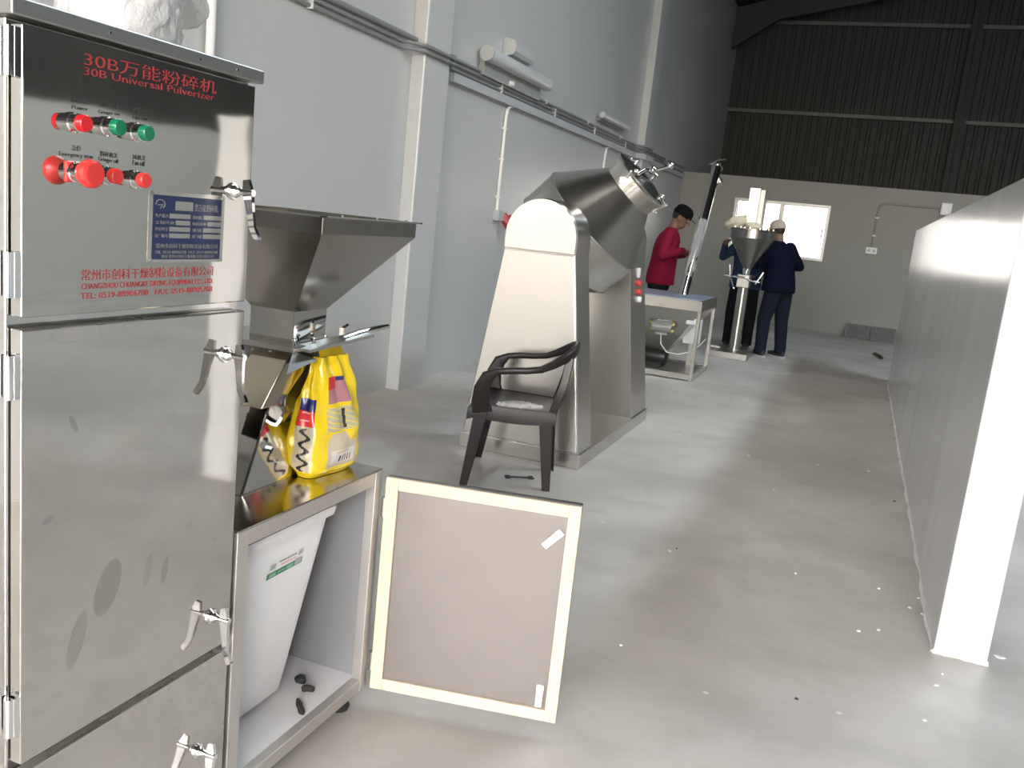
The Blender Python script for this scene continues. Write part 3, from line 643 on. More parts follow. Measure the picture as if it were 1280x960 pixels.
st.cur = 3; sq(.05, .20, .5, .8, .0012); sq(.84, .97, .58, .88, .0012)
st.build('sticker', [mat('sticker_pale', (.70, .72, .70), .4), mat('sticker_green', (.015, .19, .075), .35), mat('sticker_light_green', (.22, .45, .30), .4), mat('sticker_grey', (.34, .38, .36), .4), mat('sticker_dark', (.15, .15, .16), .4), mat('sticker_pink', (.72, .42, .42), .4)], bn, None)
# dark rag scraps and spilled dirt on the compartment base
rag = mat('dark_rag', (.025, .024, .024), .8)
def scrap(name, pxs, lab, r):
    pts = [at(px, py, Z=.097) for px, py in pxs]; o = MB().tube(pts, r, 8).build(name, rag, None); crumple(o, .01, .02); tag(o, lab, 'rag', 'dark scraps in the compartment'); return o
scrap('rag_scrap', [(376, 862), (385, 860), (394, 862)], 'narrow dark rag strip on the base beside the white bin', [.008, .012, .007])
scrap('rag_scrap', [(371, 846), (375, 850), (381, 853)], 'rounded dark rag clump against the white bin foot', [.010, .018, .009])
scrap('rag_scrap', [(371, 872), (376, 884), (379, 893)], 'thin frayed dark rag lying near the compartment front', [.006, .011, .006])

# ------------------------------------------------------------------ yellow packet on the compartment top
by_ = thing('yellow_packet', (-1.245, 1.965, .711), 'yellow plastic food packet with barcode label leaning under the slide gate', 'packet')
per, nv = 56, 110; nu = per*4; rs = []; T = Vector(at(415, 444, X=-1.262))
c0 = Vector((-1.250, 1.965, .7115)); wy = [(.0, .094), (.05, .102), (.2, .107), (.45, .102), (.7, .088), (.9, .070), (1, .062)]; wx = [(0, .044), (.05, .056), (.2, .062), (.4, .058), (.6, .046), (.8, .030), (1, .010)]
def interp(tb, v):
    for (a, p), (b_, q_) in zip(tb, tb[1:]):
        if v <= b_: t = (v-a)/(b_-a); t = t*t*(3-2*t)*.5+t*.5; return lerp(p, q_, t)
    return tb[-1][1]
def square(i):
    k, f = divmod(i, per); f = 2*f/per-1
    return ((1, f), (-f, 1), (-1, -f), (f, -1))[int(k) % 4]
mb = MB(); H = T.z-c0.z; zr = Matrix.Rotation(-.10, 3, 'Z')
for j in range(nv+1):
    v = j/nv; c = Vector((lerp(c0.x, T.x, v**1.3), lerp(c0.y, T.y, v**1.2), c0.z+H*v)); ring = []
    for i in range(nu):
        sx_, sy_ = square(i); kk = 1/(abs(sx_)**3.4+abs(sy_)**3.4)**(1/3.4); x = sx_*kk; y = sy_*kk; a = math.atan2(y, x)
        fold = .0035*math.sin(9*a+8*v)*min(1, v*2)*(.4+v)+.002*math.sin(5*a-20*v)
        sl = .05*max(0, 1-v*5)*max(0, -x)*max(0, .6-y*.4)       # far lower corner curls up
        ring.append(c+zr @ Vector((x*(interp(wx, v)+fold), y*(interp(wy, v)+fold), 0))+Vector((0, 0, sl)))
    rs.append(ring)
mb.rings(rs)
# print: the broad face looks along +X, the narrow sides along -Y and +Y
def ink(i, v):
    x, y = square(i+.5)
    if x > .99:
        if .07 < v < .28 and -.55 < y < .70:
            if .10 < v < .22 and -.38 < y < .58:
                if v < .165 and -.12 < y < .50: return 3 if (y*37) % 1 < .5 and .105 < v else 2
                if .19 < v < .205 and -.2 < y < .3: return 4
                return 2
            return 4
        if .28 <= v < .36 and abs(y+.1) < .45-(v-.28)*2: return 4
        if .38 < v < .58 and -.62 < y < .62: return 3 if -.02+(.58-v)*.5 < y < .12+(.58-v)*.5 and .40 < v < .56 else (5 if (v*23+y*2) % 1 < .8 else 0)
        if .62 < v < .84 and -.58 < y < .40:
            if v > .74 and y < -.15: return 1
            if v > .80: return 6
            return 7
    elif y < -.99:
        if .05 < v < .66 and -.25 < x < .75:
            if .44 < v < .56: return 2 if (v*31) % 1 < .18 and 0 < x < .45 else 1
            if .56 <= v: return 6
            if v < .42 and .18+.2*math.sin(v*60) < x < .42+.2*math.sin(v*60): return 3
            if v > .30: return 5
            return 4
    elif y > .99 and -.6 < x < .6 and .45 < v < .85: return 1 if v > .72 else 5
    return 0
mb.mi = [ink(i, (j+.5)/nv) for j in range(nv) for i in range(nu)]+[0, 0]
yl = lambda n, c, r=.25: mat(n, c, r, bump=.002, bscale=70, coat=.4)
mb.build('pouch', [yl('yellow_film', (.74, .53, .012)), yl('packet_red', (.62, .035, .04)), yl('packet_label_white', (.62, .56, .52)), yl('packet_black', (.02, .02, .025)), yl('packet_beige', (.50, .42, .31)), yl('packet_grey_window', (.42, .38, .27)), yl('packet_navy', (.02, .025, .12)), yl('packet_maroon', (.38, .17, .18))], by_, 60)
m = MB(); seal = [T+Vector((-.002, -.052, -.004)), T+Vector((-.002, .056, -.004)), T+Vector((-.012, .054, .018)), T+Vector((-.012, -.048, .018))]
m.hexa(seal, [p+Vector((.004, 0, 0)) for p in seal]); m.build('top_seal', yl('yellow_film', (.74, .53, .012)), by_, None)
# ------------------------------------------------------------------ double-cone mixer
mx = thing('double_cone_mixer', (-1.755, 5.7, 0), 'large stainless double-cone mixer drum between two tapered steel pedestals', 'mixer')
MC = -1.757; BH, THW = .392, .222; ZS = 1.24
def halfw(z): return lerp(BH, THW, z/ZS)
def pedestal(name, y0, y1):
    prof = [(-halfw(.085), .085), (halfw(.085), .085), (THW, ZS)]
    arc = [(THW*math.cos(a), ZS+.085+THW*math.sin(a)) for a in [PI*i/24 for i in range(25)]]
    poly = [(-halfw(.085), .085), (halfw(.085), .085), (THW, ZS)]+arc+[(-THW, ZS)]
    o = MB().prism([(MC+a, b_) for a, b_ in poly], y0, y1, lambda a, b_, e: (a, e, b_)).build(name, steel, mx, 30, .004); return o
pf = pedestal('pedestal', 4.915, 5.175); pr_ = pedestal('pedestal', 6.19, 6.64)
# front cover: flat plate and polished round cap, set slightly apart
t = .012
fp = MB().prism([(MC-halfw(.10)+t, .10), (MC+halfw(.10)-t, .10), (MC+THW-t*.6, ZS-.004), (MC-THW+t*.6, ZS-.004)], 4.905, 4.916, lambda a, b_, e: (a, e, b_)).build('cover_plate', panelsteel, pf, None, .003)
cap = [(MC-THW+.003, ZS+.003), (MC+THW-.003, ZS+.003)]+[(MC+(THW-.003)*math.cos(a), ZS+.085+(THW-.003)*math.sin(a)) for a in [PI*i/24 for i in range(25)]]
MB().prism(cap, 4.898, 4.916, lambda a, b_, e: (a, e, b_)).build('round_cap', mat('bright_cap_steel', (.74, .72, .68), .22, 1), pf, 30, .004)
for x, z in ((-.355, .15), (.355, .15), (-.225, 1.15), (.225, 1.15)): MB().cyl((MC+x, 4.902, z), (MC+x, 4.906, z), .005, None, 10).build('screw', chrome, pf)
# base tray joining both pedestals
bsm = MB().box(MC-BH, MC+BH, 4.905, 6.65, 0, .09).build('base', steel, mx, None, .004)
# drum: band and two cones about an axis tipped 45 degrees
DC = Vector((-1.765, 5.685, 1.365)); ax = Vector((.70, 0, .714)).normalized()
R = .405; hb = .122; drumm = mat('drum_steel', (.50, .485, .455), .24, 1)
MB().lathe(DC, ax, [(-.46, .10), (-.455, .115), (-hb-.012, R-.008), (-hb, R), (hb, R), (hb+.012, R-.008), (.405, .20), (.42, .192)], 72).build('drum', drumm, mx, 22)
for s in (-hb, hb): MB().lathe(DC+ax*s, ax, [(-.004, R-.004), (-.003, R+.0025), (.003, R+.0025), (.004, R-.004)], 72).build('weld_seam', darksteel, mx, 22)
for s in (-1, 1): MB().cyl(DC+Vector((0, s*.30, 0)), DC+Vector((0, s*.53, 0)), .11, .11, 32).build('trunnion', darksteel, mx)
MB().lathe(DC-ax*.46, -ax, [(0, .095), (.08, .095), (.085, .12), (.11, .12)], 32).build('discharge_valve', steel, mx)
nk = MB().lathe(DC+ax*.40, ax, [(0, .195), (.09, .195), (.092, .21), (.108, .21), (.11, .19)], 48).build('neck', mat('bright_neck_steel', (.62, .60, .56), .2, 1, rvar=.04), mx, 30)
ld = MB().lathe(DC+ax*.508, ax, [(0, .212), (.010, .216), (.020, .212), (.024, .19), (.040, .12), (.046, .03)], 48).build('lid', drumm, mx, 30)
sd = Vector((0, 1, 0)); tv = ax.cross(sd)
for k in range(3):
    a = 2*PI*k/3+.9; rd = sd*math.cos(a)+tv*math.sin(a); c = DC+ax*.46+rd*.205; g = MB()
    g.capsule(c, c+ax*.075+rd*.025, .009, .008, 10); g.capsule(c+ax*.07+rd*.025, c+ax*.085-rd*.03, .008, .008, 10); g.sphere(c+ax*.088-rd*.035, .018, 12, 8); g.box(c.x-.018, c.x+.018, c.y-.018, c.y+.018, c.z-.018, c.z+.018)
    g.build('lid_clamp', chrome, ld)
g = MB(); b0 = DC+ax*.55; g.tube([b0-sd*.20, b0-sd*.17+ax*.04, b0+ax*.055, b0+sd*.17+ax*.04, b0+sd*.20], .013, 10); g.sphere(b0+ax*.06, .028, 14, 8); g.build('lid_bar', chrome, ld)
g = MB(); p = DC+ax*.60+tv*(-.02)+Vector((.10, .02, .06)); g.capsule(b0+ax*.05, p, .010, .009, 10); g.sphere(p, .022, 12, 8); g.build('lid_knob', chrome, ld)
# switches on the far pedestal
sw = MB(); 
for px, py, m, nm in ((798, 341, whiteplas, 'counter'), (798, 354, redp, 'push_button'), (798, 365, redp, 'push_button'), (798, 374, whiteplas, 'push_button')):
    X = -1.45
    for _ in range(5): q = at(px, py, X=X); X = MC+halfw(min(q.z, ZS))
    g = MB()
    if nm == 'counter': g.box(X-.004, X+.012, q.y-.02, q.y+.02, q.z-.035, q.z+.035)
    else: g.cyl((X-.008, q.y, q.z), (X+.02, q.y, q.z), .022, .02, 16)
    g.build(nm, m, pr_)

# ------------------------------------------------------------------ brown plastic armchair
brown = mat('brown_chair_plastic', (.015, .0115, .011), .36, var=.2, vscale=12, rvar=.06, bump=.0004, bscale=40, spec=.32)
ch = thing('plastic_armchair', (-1.651, 4.534, 0), 'dark brown moulded plastic armchair in front of the mixer pedestal', 'chair')
th = math.atan2(-.275, -.961); cf, sf = math.cos(th), math.sin(th)
def W(x, y, z): return Vector((-1.651+x*cf-y*sf, 4.534+x*sf+y*cf, z))
# seat: dished sheet with a turned-down skirt
g = MB(); nx_, ny_ = 16, 16; rows = []
def seat_hw(x): return lerp(.205, .262, (x+.22)/.46)
for i in range(nx_+1):
    x = -.22+.46*i/nx_; row = []
    for j in range(ny_+1):
        y = (2*j/ny_-1); dish = .024*(1-abs(y)**2.4)*(1-abs((x-.01)/.235)**2.6)
        roll = .02*max(0, (x-.17)/.07)**2; row.append((x, y*seat_hw(x), .428-.0*x-dish-roll+.03*(x+.22)/.46*.3))
    rows.append(row)
vt = [W(*p) for r in rows for p in r]; vb = [W(p[0], p[1], p[2]-.006) for r in rows for p in r]; n1 = ny_+1; nvt = len(vt); fs = []
for i in range(nx_):
    for j in range(ny_): a = i*n1+j; fs.append((a, a+1, a+n1+1, a+n1)); fs.append((nvt+a, nvt+a+n1, nvt+a+n1+1, nvt+a+1))
g.add(vt+vb, fs); g.build('seat', brown, ch, 50, fix=False)
g = MB(); edge = [rows[i][0] for i in range(nx_+1)]+[rows[-1][j] for j in range(1, ny_+1)]+[rows[i][-1] for i in range(nx_-1, -1, -1)]+[rows[0][j] for j in range(ny_-1, 0, -1)]
q0 = [W(p[0], p[1], p[2]+.003) for p in edge]; q1 = [W(p[0]*1.015, p[1]*1.025, p[2]-.012) for p in edge]; q2 = [W(p[0]*1.02, p[1]*1.03, p[2]-.062-.02*math.cos(p[0]*6)) for p in edge]; q3 = [W(p[0]*.99, p[1]*1.0, p[2]-.060) for p in edge]
g.rings([q0, q1, q2, q3], False); g.build('seat_skirt', brown, ch, 50)
# legs: angle section, tapered
def leg(x0, y0_, x1, y1_, zt_, front):
    sx = 1 if front else -1; sy = 1 if y1_ > 0 else -1; rr = []
    for k in range(7):
        t_ = k/6; x = lerp(x0, x1, t_); y = lerp(y0_, y1_, t_); z = lerp(zt_, 0, t_); a = lerp(.075, .042, t_)*1.0; b_ = lerp(.075, .040, t_); w_ = .010
        sec = [(0, 0), (-a*sx, 0), (-a*sx, -w_*sy), (-w_*sx, -w_*sy), (-w_*sx, -b_*sy), (0, -b_*sy)]
        rr.append([W(x+p, y+q_, z) for p, q_ in sec])
    o = MB().rings(rr).build('leg', brown, ch, 30, .003)
for s in (1, -1): leg(.205, s*.255, .245, s*.295, .425, True); leg(-.205, s*.20, -.235, s*.222, .42, False)
# arms run into the top rail
def arm(s):
    P = [(.165, .262, .40), (.178, .270, .46), (.176, .276, .53), (.150, .280, .595), (.105, .282, .628), (.04, .280, .640), (-.05, .272, .648), (-.12, .258, .660), (-.18, .232, .688), (-.235, .192, .722), (-.272, .14, .748), (-.29, .07, .758), (-.294, 0, .760)]
    return [W(x, s*y, z) for x, y, z in P]
L_ = arm(1); R_ = arm(-1); path = L_+list(reversed(R_))[1:]
def rsec(a, b_): return [(a*math.copysign(abs(math.cos(t_))**.5, math.cos(t_)), b_*math.copysign(abs(math.sin(t_))**.5, math.sin(t_))) for t_ in [2*PI*(k+.5)/12 for k in range(12)]]
rr = []; cen = W(-.02, 0, .3)
for i, p in enumerate(path):
    d = (path[min(i+1, len(path)-1)]-path[max(i-1, 0)]).normalized()
    k = min(i, len(path)-1-i); up_ = Vector((0, 0, 1)) if k > 3 else (Vector((0, 0, 1))*(k/4)+Vector((cf, sf, 0))*(1-k/4))
    sd_ = d.cross(up_).normalized(); uu = sd_.cross(d)
    a, b_ = (.010, lerp(.055, .03, k/4)) if k < 4 else (lerp(.024, .012, max(0, (k-7)/5)), lerp(.017, .034, max(0, (k-7)/5)))
    if 2 <= k < 4: a = .016
    rr.append([p+sd_*u_+uu*v_ for u_, v_ in rsec(a, b_)])
MB().rings(rr).build('arm_and_top_rail', brown, ch, 60)
# back posts and slats between seat and top rail
for s in (1, -1):
    pts = [W(-.20, s*.195, .41), W(-.225, s*.20, .50), W(-.248, s*.195, .60), W(-.262, s*.165, .725)]
    MB().sweep(pts, [(-.012, -.022), (.012, -.022), (.012, .022), (-.012, .022)], up=W(1, 0, 0)-W(0, 0, 0)).build('back_post', brown, ch, 40, .004)
for y in (-.11, -.055, 0, .055, .11):
    pts = [W(-.212, y, .415), W(-.235, y, .52), W(-.262, y, .63), W(-.288+.06*abs(y), y, .745)]
    MB().sweep(pts, [(-.004, -.019), (.004, -.019), (.004, .019), (-.004, .019)], up=W(0, 1, 0)-W(0, 0, 0)).build('back_slat', brown, ch, 40)
# crumpled clear bag lying on the seat
p = W(-.02, .15, .432)
o = MB().sphere(p, (.13, .055, .022), 24, 12, Matrix.Rotation(th+.25, 3, 'Z')).build('plastic_bag', mat('clear_bag_film', (.70, .70, .69), .15, alpha=.5, bump=.012, bscale=40), None, 60); crumple(o, .03, .03)
tag(o, 'crumpled clear plastic bag lying on the brown chair seat', 'bag')
# open-ended spanner on the floor
sp = thing('spanner', at(648, 597, Z=0), 'small dark spanner lying on the floor under the brown chair', 'spanner')
a = at(637, 596, Z=.006); b_ = at(661, 597, Z=.006); d = (b_-a).normalized(); n_ = Vector((-d.y, d.x, 0))
MB().sweep([a, a.lerp(b_, .5), b_], [(-.007, -.003), (.007, -.003), (.007, .003), (-.007, .003)]).build('shank', darkbeam, sp, None)
for c, s in ((a, -1), (b_, 1)):
    u = MB(); pts = [c+d*s*.012+(d*s*.016*math.cos(t_)+n_*.016*math.sin(t_)) for t_ in [.7+(2*PI-1.4)*k/14 for k in range(15)]]
    u.tube(pts, .006, 8); u.build('jaw', darkbeam, sp)
# ------------------------------------------------------------------ screw feeder behind the mixer
fd = thing('screw_feeder', (-1.83, 9.27, 0), 'stainless screw feeder hopper on square legs with a slanting conveyor tube', 'feeder')
X0, X1, YA, YC, ZT = -2.28, -1.405, 8.80, 9.74, .80; tt = .036
for x in (X0, X1-tt):
    for y in (YA, YC-tt): box('leg', steel, fd, x, x+tt, y, y+tt, 0, ZT-.1, bevel=.003)
for a in ((X0+tt, X1-tt, YA+.001, YA+tt-.001), (X0+tt, X1-tt, YC-tt+.001, YC-.001), (X0+.001, X0+tt-.001, YA+tt, YC-tt), (X1-tt+.001, X1-.001, YA+tt, YC-tt)): box('bottom_rail', steel, fd, *a, .01, .07, bevel=.003)
box('shelf', darksteel, fd, X0+.02, X1-.02, YA+.02, YC-.02, .045, .06)
h = MB(); fsteel = mat('feeder_steel', (.48, .47, .44), .30, 1, rvar=.05)
h.rings([loop(-2.0, -1.74, 9.08, 9.45, .20), loop(-2.0, -1.74, 9.08, 9.45, .24), loop(X0, X1, YA, YC, .70), loop(X0, X1, YA, YC, ZT), loop(X0-.012, X1+.012, YA-.012, YC+.012, ZT)], True)
h.build('hopper', fsteel, fd, None, .003)
bf = mat('blue_protective_film', (.30, .36, .46), .35, .3, var=.12, vscale=8)  # mottled blue-grey tone for the hopper cover
box('hopper_cover', bf, fd, X0+.01, X1-.03, YA+.02, YC-.05, ZT-.002, ZT+.010, bevel=.002)
# vibrator on the sloping front
q = at(829, 408, Y=8.93); v = MB(); v.cyl((q.x-.10, 8.90, q.z), (q.x+.10, 8.90, q.z), .062, None, 20); v.box(q.x-.06, q.x+.06, 8.88, 9.0, q.z-.08, q.z+.075)
vb_ = v.build('vibrator_motor', mat('grey_cast_alloy', (.33, .34, .33), .45, .5), fd)
for s in (-1, 1):
    for dz in (.035, -.03): MB().cyl((q.x+s*.10, 8.875, q.z+dz), (q.x+s*.13, 8.875, q.z+dz), .026, .022, 14).build('end_cap', mat('brass_cap', (.34, .29, .13), .4, .6), vb_)
pts = [at(826, 418, Y=8.88), at(826, 430, Y=8.86), at(833, 440, Y=8.84), at(848, 443, Y=8.84), at(862, 440, Y=8.85), at(874, 432, Y=8.95), at(882, 424, Y=9.3)]
MB().tube(pts, .006, 8).build('cable', mat('white_cable', (.62, .61, .58), .5), fd)
c = at(866, 402, Y=8.90); MB().box(c.x-.06, c.x+.05, 8.86, 8.93, c.z-.03, c.z+.03).build('chute_clamp', whiteplas, fd, None, .01)
box('control_box', whiteplas, fd, -1.66, -1.50, 9.42, 9.60, .30, .56, bevel=.01)
box('control_box_bracket', steel, fd, -1.60, -1.56, 9.50, 9.54, .05, .31)
mt = MB(); mt.lathe((-2.15, 9.12, .165), (1, 0, 0), [(0, .05), (.02, .09), (.10, .10), (.33, .10), (.40, .085), (.42, .05)], 24); mt.box(-2.10, -1.78, 9.04, 9.20, .058, .12); mt.build('drive_motor', black, fd)
b0 = Vector((-1.722, 9.40, .74)); b1 = at(897, 206, Y=10.65); dv = (b1-b0).normalized()
tb = MB().cyl(b0, b1, .055, None, 24).build('conveyor_tube', mirror, fd)
MB().lathe(b1, dv, [(-.05, .056), (-.05, .068), (-.03, .068), (-.03, .056)], 24, False).build('tube_flange', steel, tb)
c = b1-dv*.02; MB().sweep([c+Vector((-.09, 0, .01)), c+Vector((0, 0, .07)), c+Vector((.09, 0, .08))], [(-.01, -.006), (.01, -.006), (.01, .006), (-.01, .006)]).build('hook', black, tb)
c = b1-dv*.16; MB().cyl(c, c+Vector((.07, -.02, -.10)), .045, .045, 18).build('outlet_spout', steel, tb)
o = MB().lathe(b0+dv*.30, dv, [(0, .055), (.1, .058), (.3, .056), (.5, .061), (.68, .058), (.8, .064)], 20, False).build('plastic_wrap', mat('thin_clear_film', (.8, .8, .8), .12, alpha=.28, bump=.01, bscale=40), tb); crumple(o, .02, .03)

# ------------------------------------------------------------------ auger filler on its pedestal
FXc, FYc = -1.355, 11.46
fl = thing('auger_filler', (FXc, FYc, 0), 'stainless cone hopper filler with tall motor tower on a pole and flat base', 'filler')
box('base_plate', darksteel, fl, -1.655, -1.14, 11.02, 11.86, 0, .078, bevel=.006)
MB().lathe((FXc, FYc, .076), (0, 0, 1), [(0, .095), (.012, .095), (.014, .066), (.93, .066)], 28).build('pole', steel, fl)
hd = MB(); hd.box(FXc-.085, FXc+.07, FYc-.085, FYc+.08, .86, 1.02); hd.build('head', darksteel, fl, None, .008)
MB().cyl((FXc+.01, FYc-.02, .99), (FXc+.01, FYc-.02, 1.10), .045, .05, 24).build('spout_tube', chrome, fl)
for p, r_ in ((((-.24, -.10, .99), (.02, -.10, .985)), .014), (((.05, -.10, .96), (.19, -.10, .95)), .012), (((.15, -.10, .93), (.22, -.10, 1.07)), .012), (((-.17, -.10, .97), (-.19, -.12, 1.12)), .010), (((-.15, -.10, .95), (-.10, -.12, .84)), .010)):
    MB().capsule(Vector((FXc, FYc, 0))+Vector(p[0]), Vector((FXc, FYc, 0))+Vector(p[1]), r_, r_, 10).build('clamp_lever', chrome, fl)
KX, KY = FXc+.02, FYc-.02
MB().lathe((KX, KY, 1.075), (0, 0, 1), [(0, .052), (.02, .052), (.39, .272), (.395, .275), (.49, .275), (.495, .282), (.505, .282), (.507, .27), (.508, .02)], 56).build('cone_hopper', mat('cone_steel', (.33, .32, .30), .26, 1, rvar=.05), fl, 25)
a = at(934, 234, Y=11.34); b_ = at(953, 235, Y=11.34); c = at(929, 284, Y=11.34)
tx0, tx1 = c.x+.015, b_.x-.01
box('motor_tower', steel, fl, tx0, tx1, 11.34, 11.62, 1.575, 2.075, bevel=.006)
box('tower_back', darksteel, fl, tx0+.03, tx1+.05, 11.42, 11.70, 1.575, 2.06, bevel=.004)
for z in (1.7, 1.78, 1.86, 1.94): MB().cyl((tx1+.049, 11.5, z), (tx1+.056, 11.5, z), .012, None, 10).build('bolt', chrome, fl)
for k in range(6):
    a_ = PI+.5+k*.5; MB().cyl((KX+.24*math.cos(a_), KY+.24*math.sin(a_), 1.58), (KX+.24*math.cos(a_), KY+.24*math.sin(a_), 1.60), .014, None, 10).build('lid_bolt', chrome, fl)
# cream cloth heaped over the rim
cm = mat('cream_cloth', (.62, .58, .44), .85, bump=.004, bscale=30)
o = MB().sphere((KX-.20, KY-.02, 1.645), (.155, .13, .075), 28, 16, Matrix.Rotation(-.35, 3, 'Y')).build('cloth', cm, None, 60); crumple(o, .09, .16)
tag(o, 'cream cloth heaped on the left rim of the cone hopper', 'cloth')
o = MB().sphere((KX+.0, KY-.17, 1.615), (.10, .06, .04), 24, 12).build('cloth', cm, None, 60); crumple(o, .05, .10)
tag(o, 'smaller fold of cream cloth before the motor tower', 'cloth')

# ------------------------------------------------------------------ people
skin = mat('brown_skin', (.17, .092, .06), .55)
hairm = mat('black_hair', (.012, .011, .010), .6)
def melt(o, vox, it=6):
    r = o.modifiers.new('r', 'REMESH'); r.mode = 'VOXEL'; r.voxel_size = vox
    s = o.modifiers.new('s', 'SMOOTH'); s.iterations = it; s.factor = .5
    bake(o); o.data.polygons.foreach_set('use_smooth', [True]*len(o.data.polygons)); return o
def ell(c, rx, ry, z, n=24): return [(c[0]+rx*math.cos(2*PI*k/n), c[1]+ry*math.sin(2*PI*k/n), z) for k in range(n)]
def person(loc, fwd, label, shirt, trousers, cap, shoe, lean=0., nod=.0, arms=None, girth=1., H=1.72, stance=(.0, .0), collar=None):
    k = H/1.72; root = thing('person', loc, label, 'person'); A = math.atan2(fwd[1], fwd[0]); ca, sa = math.cos(A), math.sin(A); L0 = Vector(loc)
    def T(p): p = Vector(p)*k; return L0+Vector((p.x*ca-p.y*sa, p.x*sa+p.y*ca, p.z))
    def fin(mb, name, m, vox=None, par=root, smooth=50, it=6):
        mb.v = [tuple(T(p)) for p in mb.v]; o = mb.build(name, m, par, smooth)
        return melt(o, vox*k, it) if vox else o
    bx = lambda z: lean*max(0, (z-.95)/.5)**1.3*.30          # spine bends forward
    g = girth; sh = 1.405
    hc = Vector((bx(1.55)+.03+nod*.05, 0, 1.60-nod*.02))
    Rn = Matrix.Rotation(nod*.6, 3, 'Y')
    def hp(x, y, z): return hc+Rn @ Vector((x, y, z))
    ARM = {}
    for s in (1, -1): ARM[s] = (Vector((bx(sh), s*.185*g**.5, sh)), Vector(arms[s][0]), Vector(arms[s][1]), Vector(arms[s][2]) if len(arms[s]) > 2 else None)
    # body: one skin surface
    b = MB()
    b.sphere(hp(0, 0, .01), (.098, .076, .118), 24, 16, Rn); b.sphere(hp(.022, 0, -.065), (.07, .058, .062), 18, 12, Rn)
    b.capsule(hp(.090, 0, .012), hp(.112, 0, -.026), .009, .016, 10); b.capsule(hp(.085, -.022, -.062), hp(.085, .022, -.062), .011, None, 8)
    b.capsule(hp(.078, -.045, .028), hp(.078, .045, .028), .016, None, 8)
    for s in (1, -1): b.sphere(hp(-.008, s*.078, -.005), (.022, .010, .034), 12, 8, Rn)
    b.capsule((bx(1.40), 0, 1.38), hp(-.022, 0, -.06), .062, .056, 16)
    rs = [ell((bx(z), 0), rx, ry, z) for z, rx, ry in ((.86, .10, .15), (1.0, .105*g, .145*g), (1.2, .11*g, .16*g), (1.36, .10, .17), (1.43, .06, .10))]; b.rings(rs)
    for s in (1, -1):
        S, E, Hn, aim = ARM[s]
        b.capsule(S, E, .048, .040, 12); b.capsule(E, Hn, .038, .026, 12)
        d = ((aim or Hn+(Hn-E))-Hn).normalized(); up = Vector((0, 0, 1)); sd = d.cross(up).normalized()*(-s if False else 1); nn_ = sd.cross(d).normalized()
        pc = Hn+d*.055; b.capsule(Hn+d*.01-sd*.016, pc-sd*.022, .018, .017, 8); b.capsule(Hn+d*.01+sd*.016, pc+sd*.022, .018, .017, 8); b.capsule(Hn, pc, .020, .018, 8)
        for f, (off, ln) in enumerate(((-.030, .060), (-.010, .072), (.010, .068), (.030, .052))):
            k0 = Hn+d*.085+sd*off; k1 = k0+d*ln*.5-nn_*.012; k2 = k1+d*ln*.25-nn_*ln*.45
            b.capsule(pc+sd*off*.7, k0, .0105, .010, 8); b.capsule(k0, k1, .010, .009, 8); b.capsule(k1, k2, .009, .008, 8)
        th0 = Hn+d*.02-sd*s*.024; th1 = th0+d*.04-sd*s*.028-nn_*.01; th2 = th1+d*.03-sd*s*.004-nn_*.012
        b.capsule(th0, th1, .013, .011, 8); b.capsule(th1, th2, .011, .009, 8)
    LEG = {}
    for s in (1, -1):
        st_ = stance[0]*s; hip = Vector((0, s*.092, .90)); kn = Vector((.025+st_*.5, s*.10*g**2, .49)); an = Vector((-.01+st_, s*.105*g**2, .085)); LEG[s] = (hip, kn, an)
        b.capsule(hip, kn, .082, .055, 12); b.capsule(kn, an, .052, .036, 12)
    body_ = fin(b, 'body', skin, .0065, it=4)
    for s in (1, -1):
        e = MB().sphere(hp(.088, s*.032, .008), .0105, 10, 8); fin(e, 'eye', mat('eye_white', (.55, .53, .50), .2), par=body_)
        e = MB().sphere(hp(.0965, s*.032, .008), .0055, 8, 6); fin(e, 'iris', hairm, par=body_)
    e = MB().capsule(hp(.096, -.018, -.063), hp(.096, .018, -.063), .004, None, 8); fin(e, 'lips', mat('lips', (.20, .085, .07), .5), par=body_)
    # hair below the cap
    hb_ = MB().sphere(hp(-.012, 0, .016), (.099, .080, .100), 24, 14, Rn); fin(hb_, 'hair', hairm, .009)
    # cap with peak
    c = MB(); prof = []
    for i in range(7): t_ = i/6*PI/2; prof.append((.078*math.sin(t_), max(.004, .106*math.cos(t_)**.75)))
    zc_ = Rn @ Vector((0, 0, 1)); rr_ = []
    for hh_, r_ in [(-.045, .108), (-.018, .109)]+prof:
        rr_.append([hp(-.006+r_*1.02*math.cos(2*PI*q_/28), r_*.84*math.sin(2*PI*q_/28), .062+hh_) for q_ in range(28)])
    c.rings(rr_); fin(c, 'cap', cap)
    pk = MB(); n = 12; up_ = []; dn_ = []
    arc = lambda r_, drop, dz_: [hp(.045+r_*math.cos(a_), .074*math.sin(a_), .050-drop*math.cos(a_)+dz_) for a_ in [-PI/2+PI*i/n for i in range(n+1)]]
    o0 = arc(.125, .022, 0); i0 = [hp(.045, .074*math.sin(-PI/2+PI*i/n), .052) for i in range(n+1)]; o1 = [p-zc_*.006 for p in o0]; i1 = [p-zc_*.006 for p in i0]
    pk.rings([i0, o0, o1, i1], False, False); fin(pk, 'cap_peak', cap)
    # shirt
    sm_ = MB()
    prof = ((.835, .158*g, .196*g), (.90, .160*g, .194*g), (1.0, .154*g, .178*g), (1.1, .146*g, .170*g), (1.22, .142*g, .178*g), (1.32, .134*g, .188*g), (1.39, .108, .178), (1.44, .068, .10), (1.47, .062, .068))
    sm_.rings([ell((bx(z)+(.012 if z < 1.15 else 0)*g, 0), rx, ry, z) for z, rx, ry in prof])
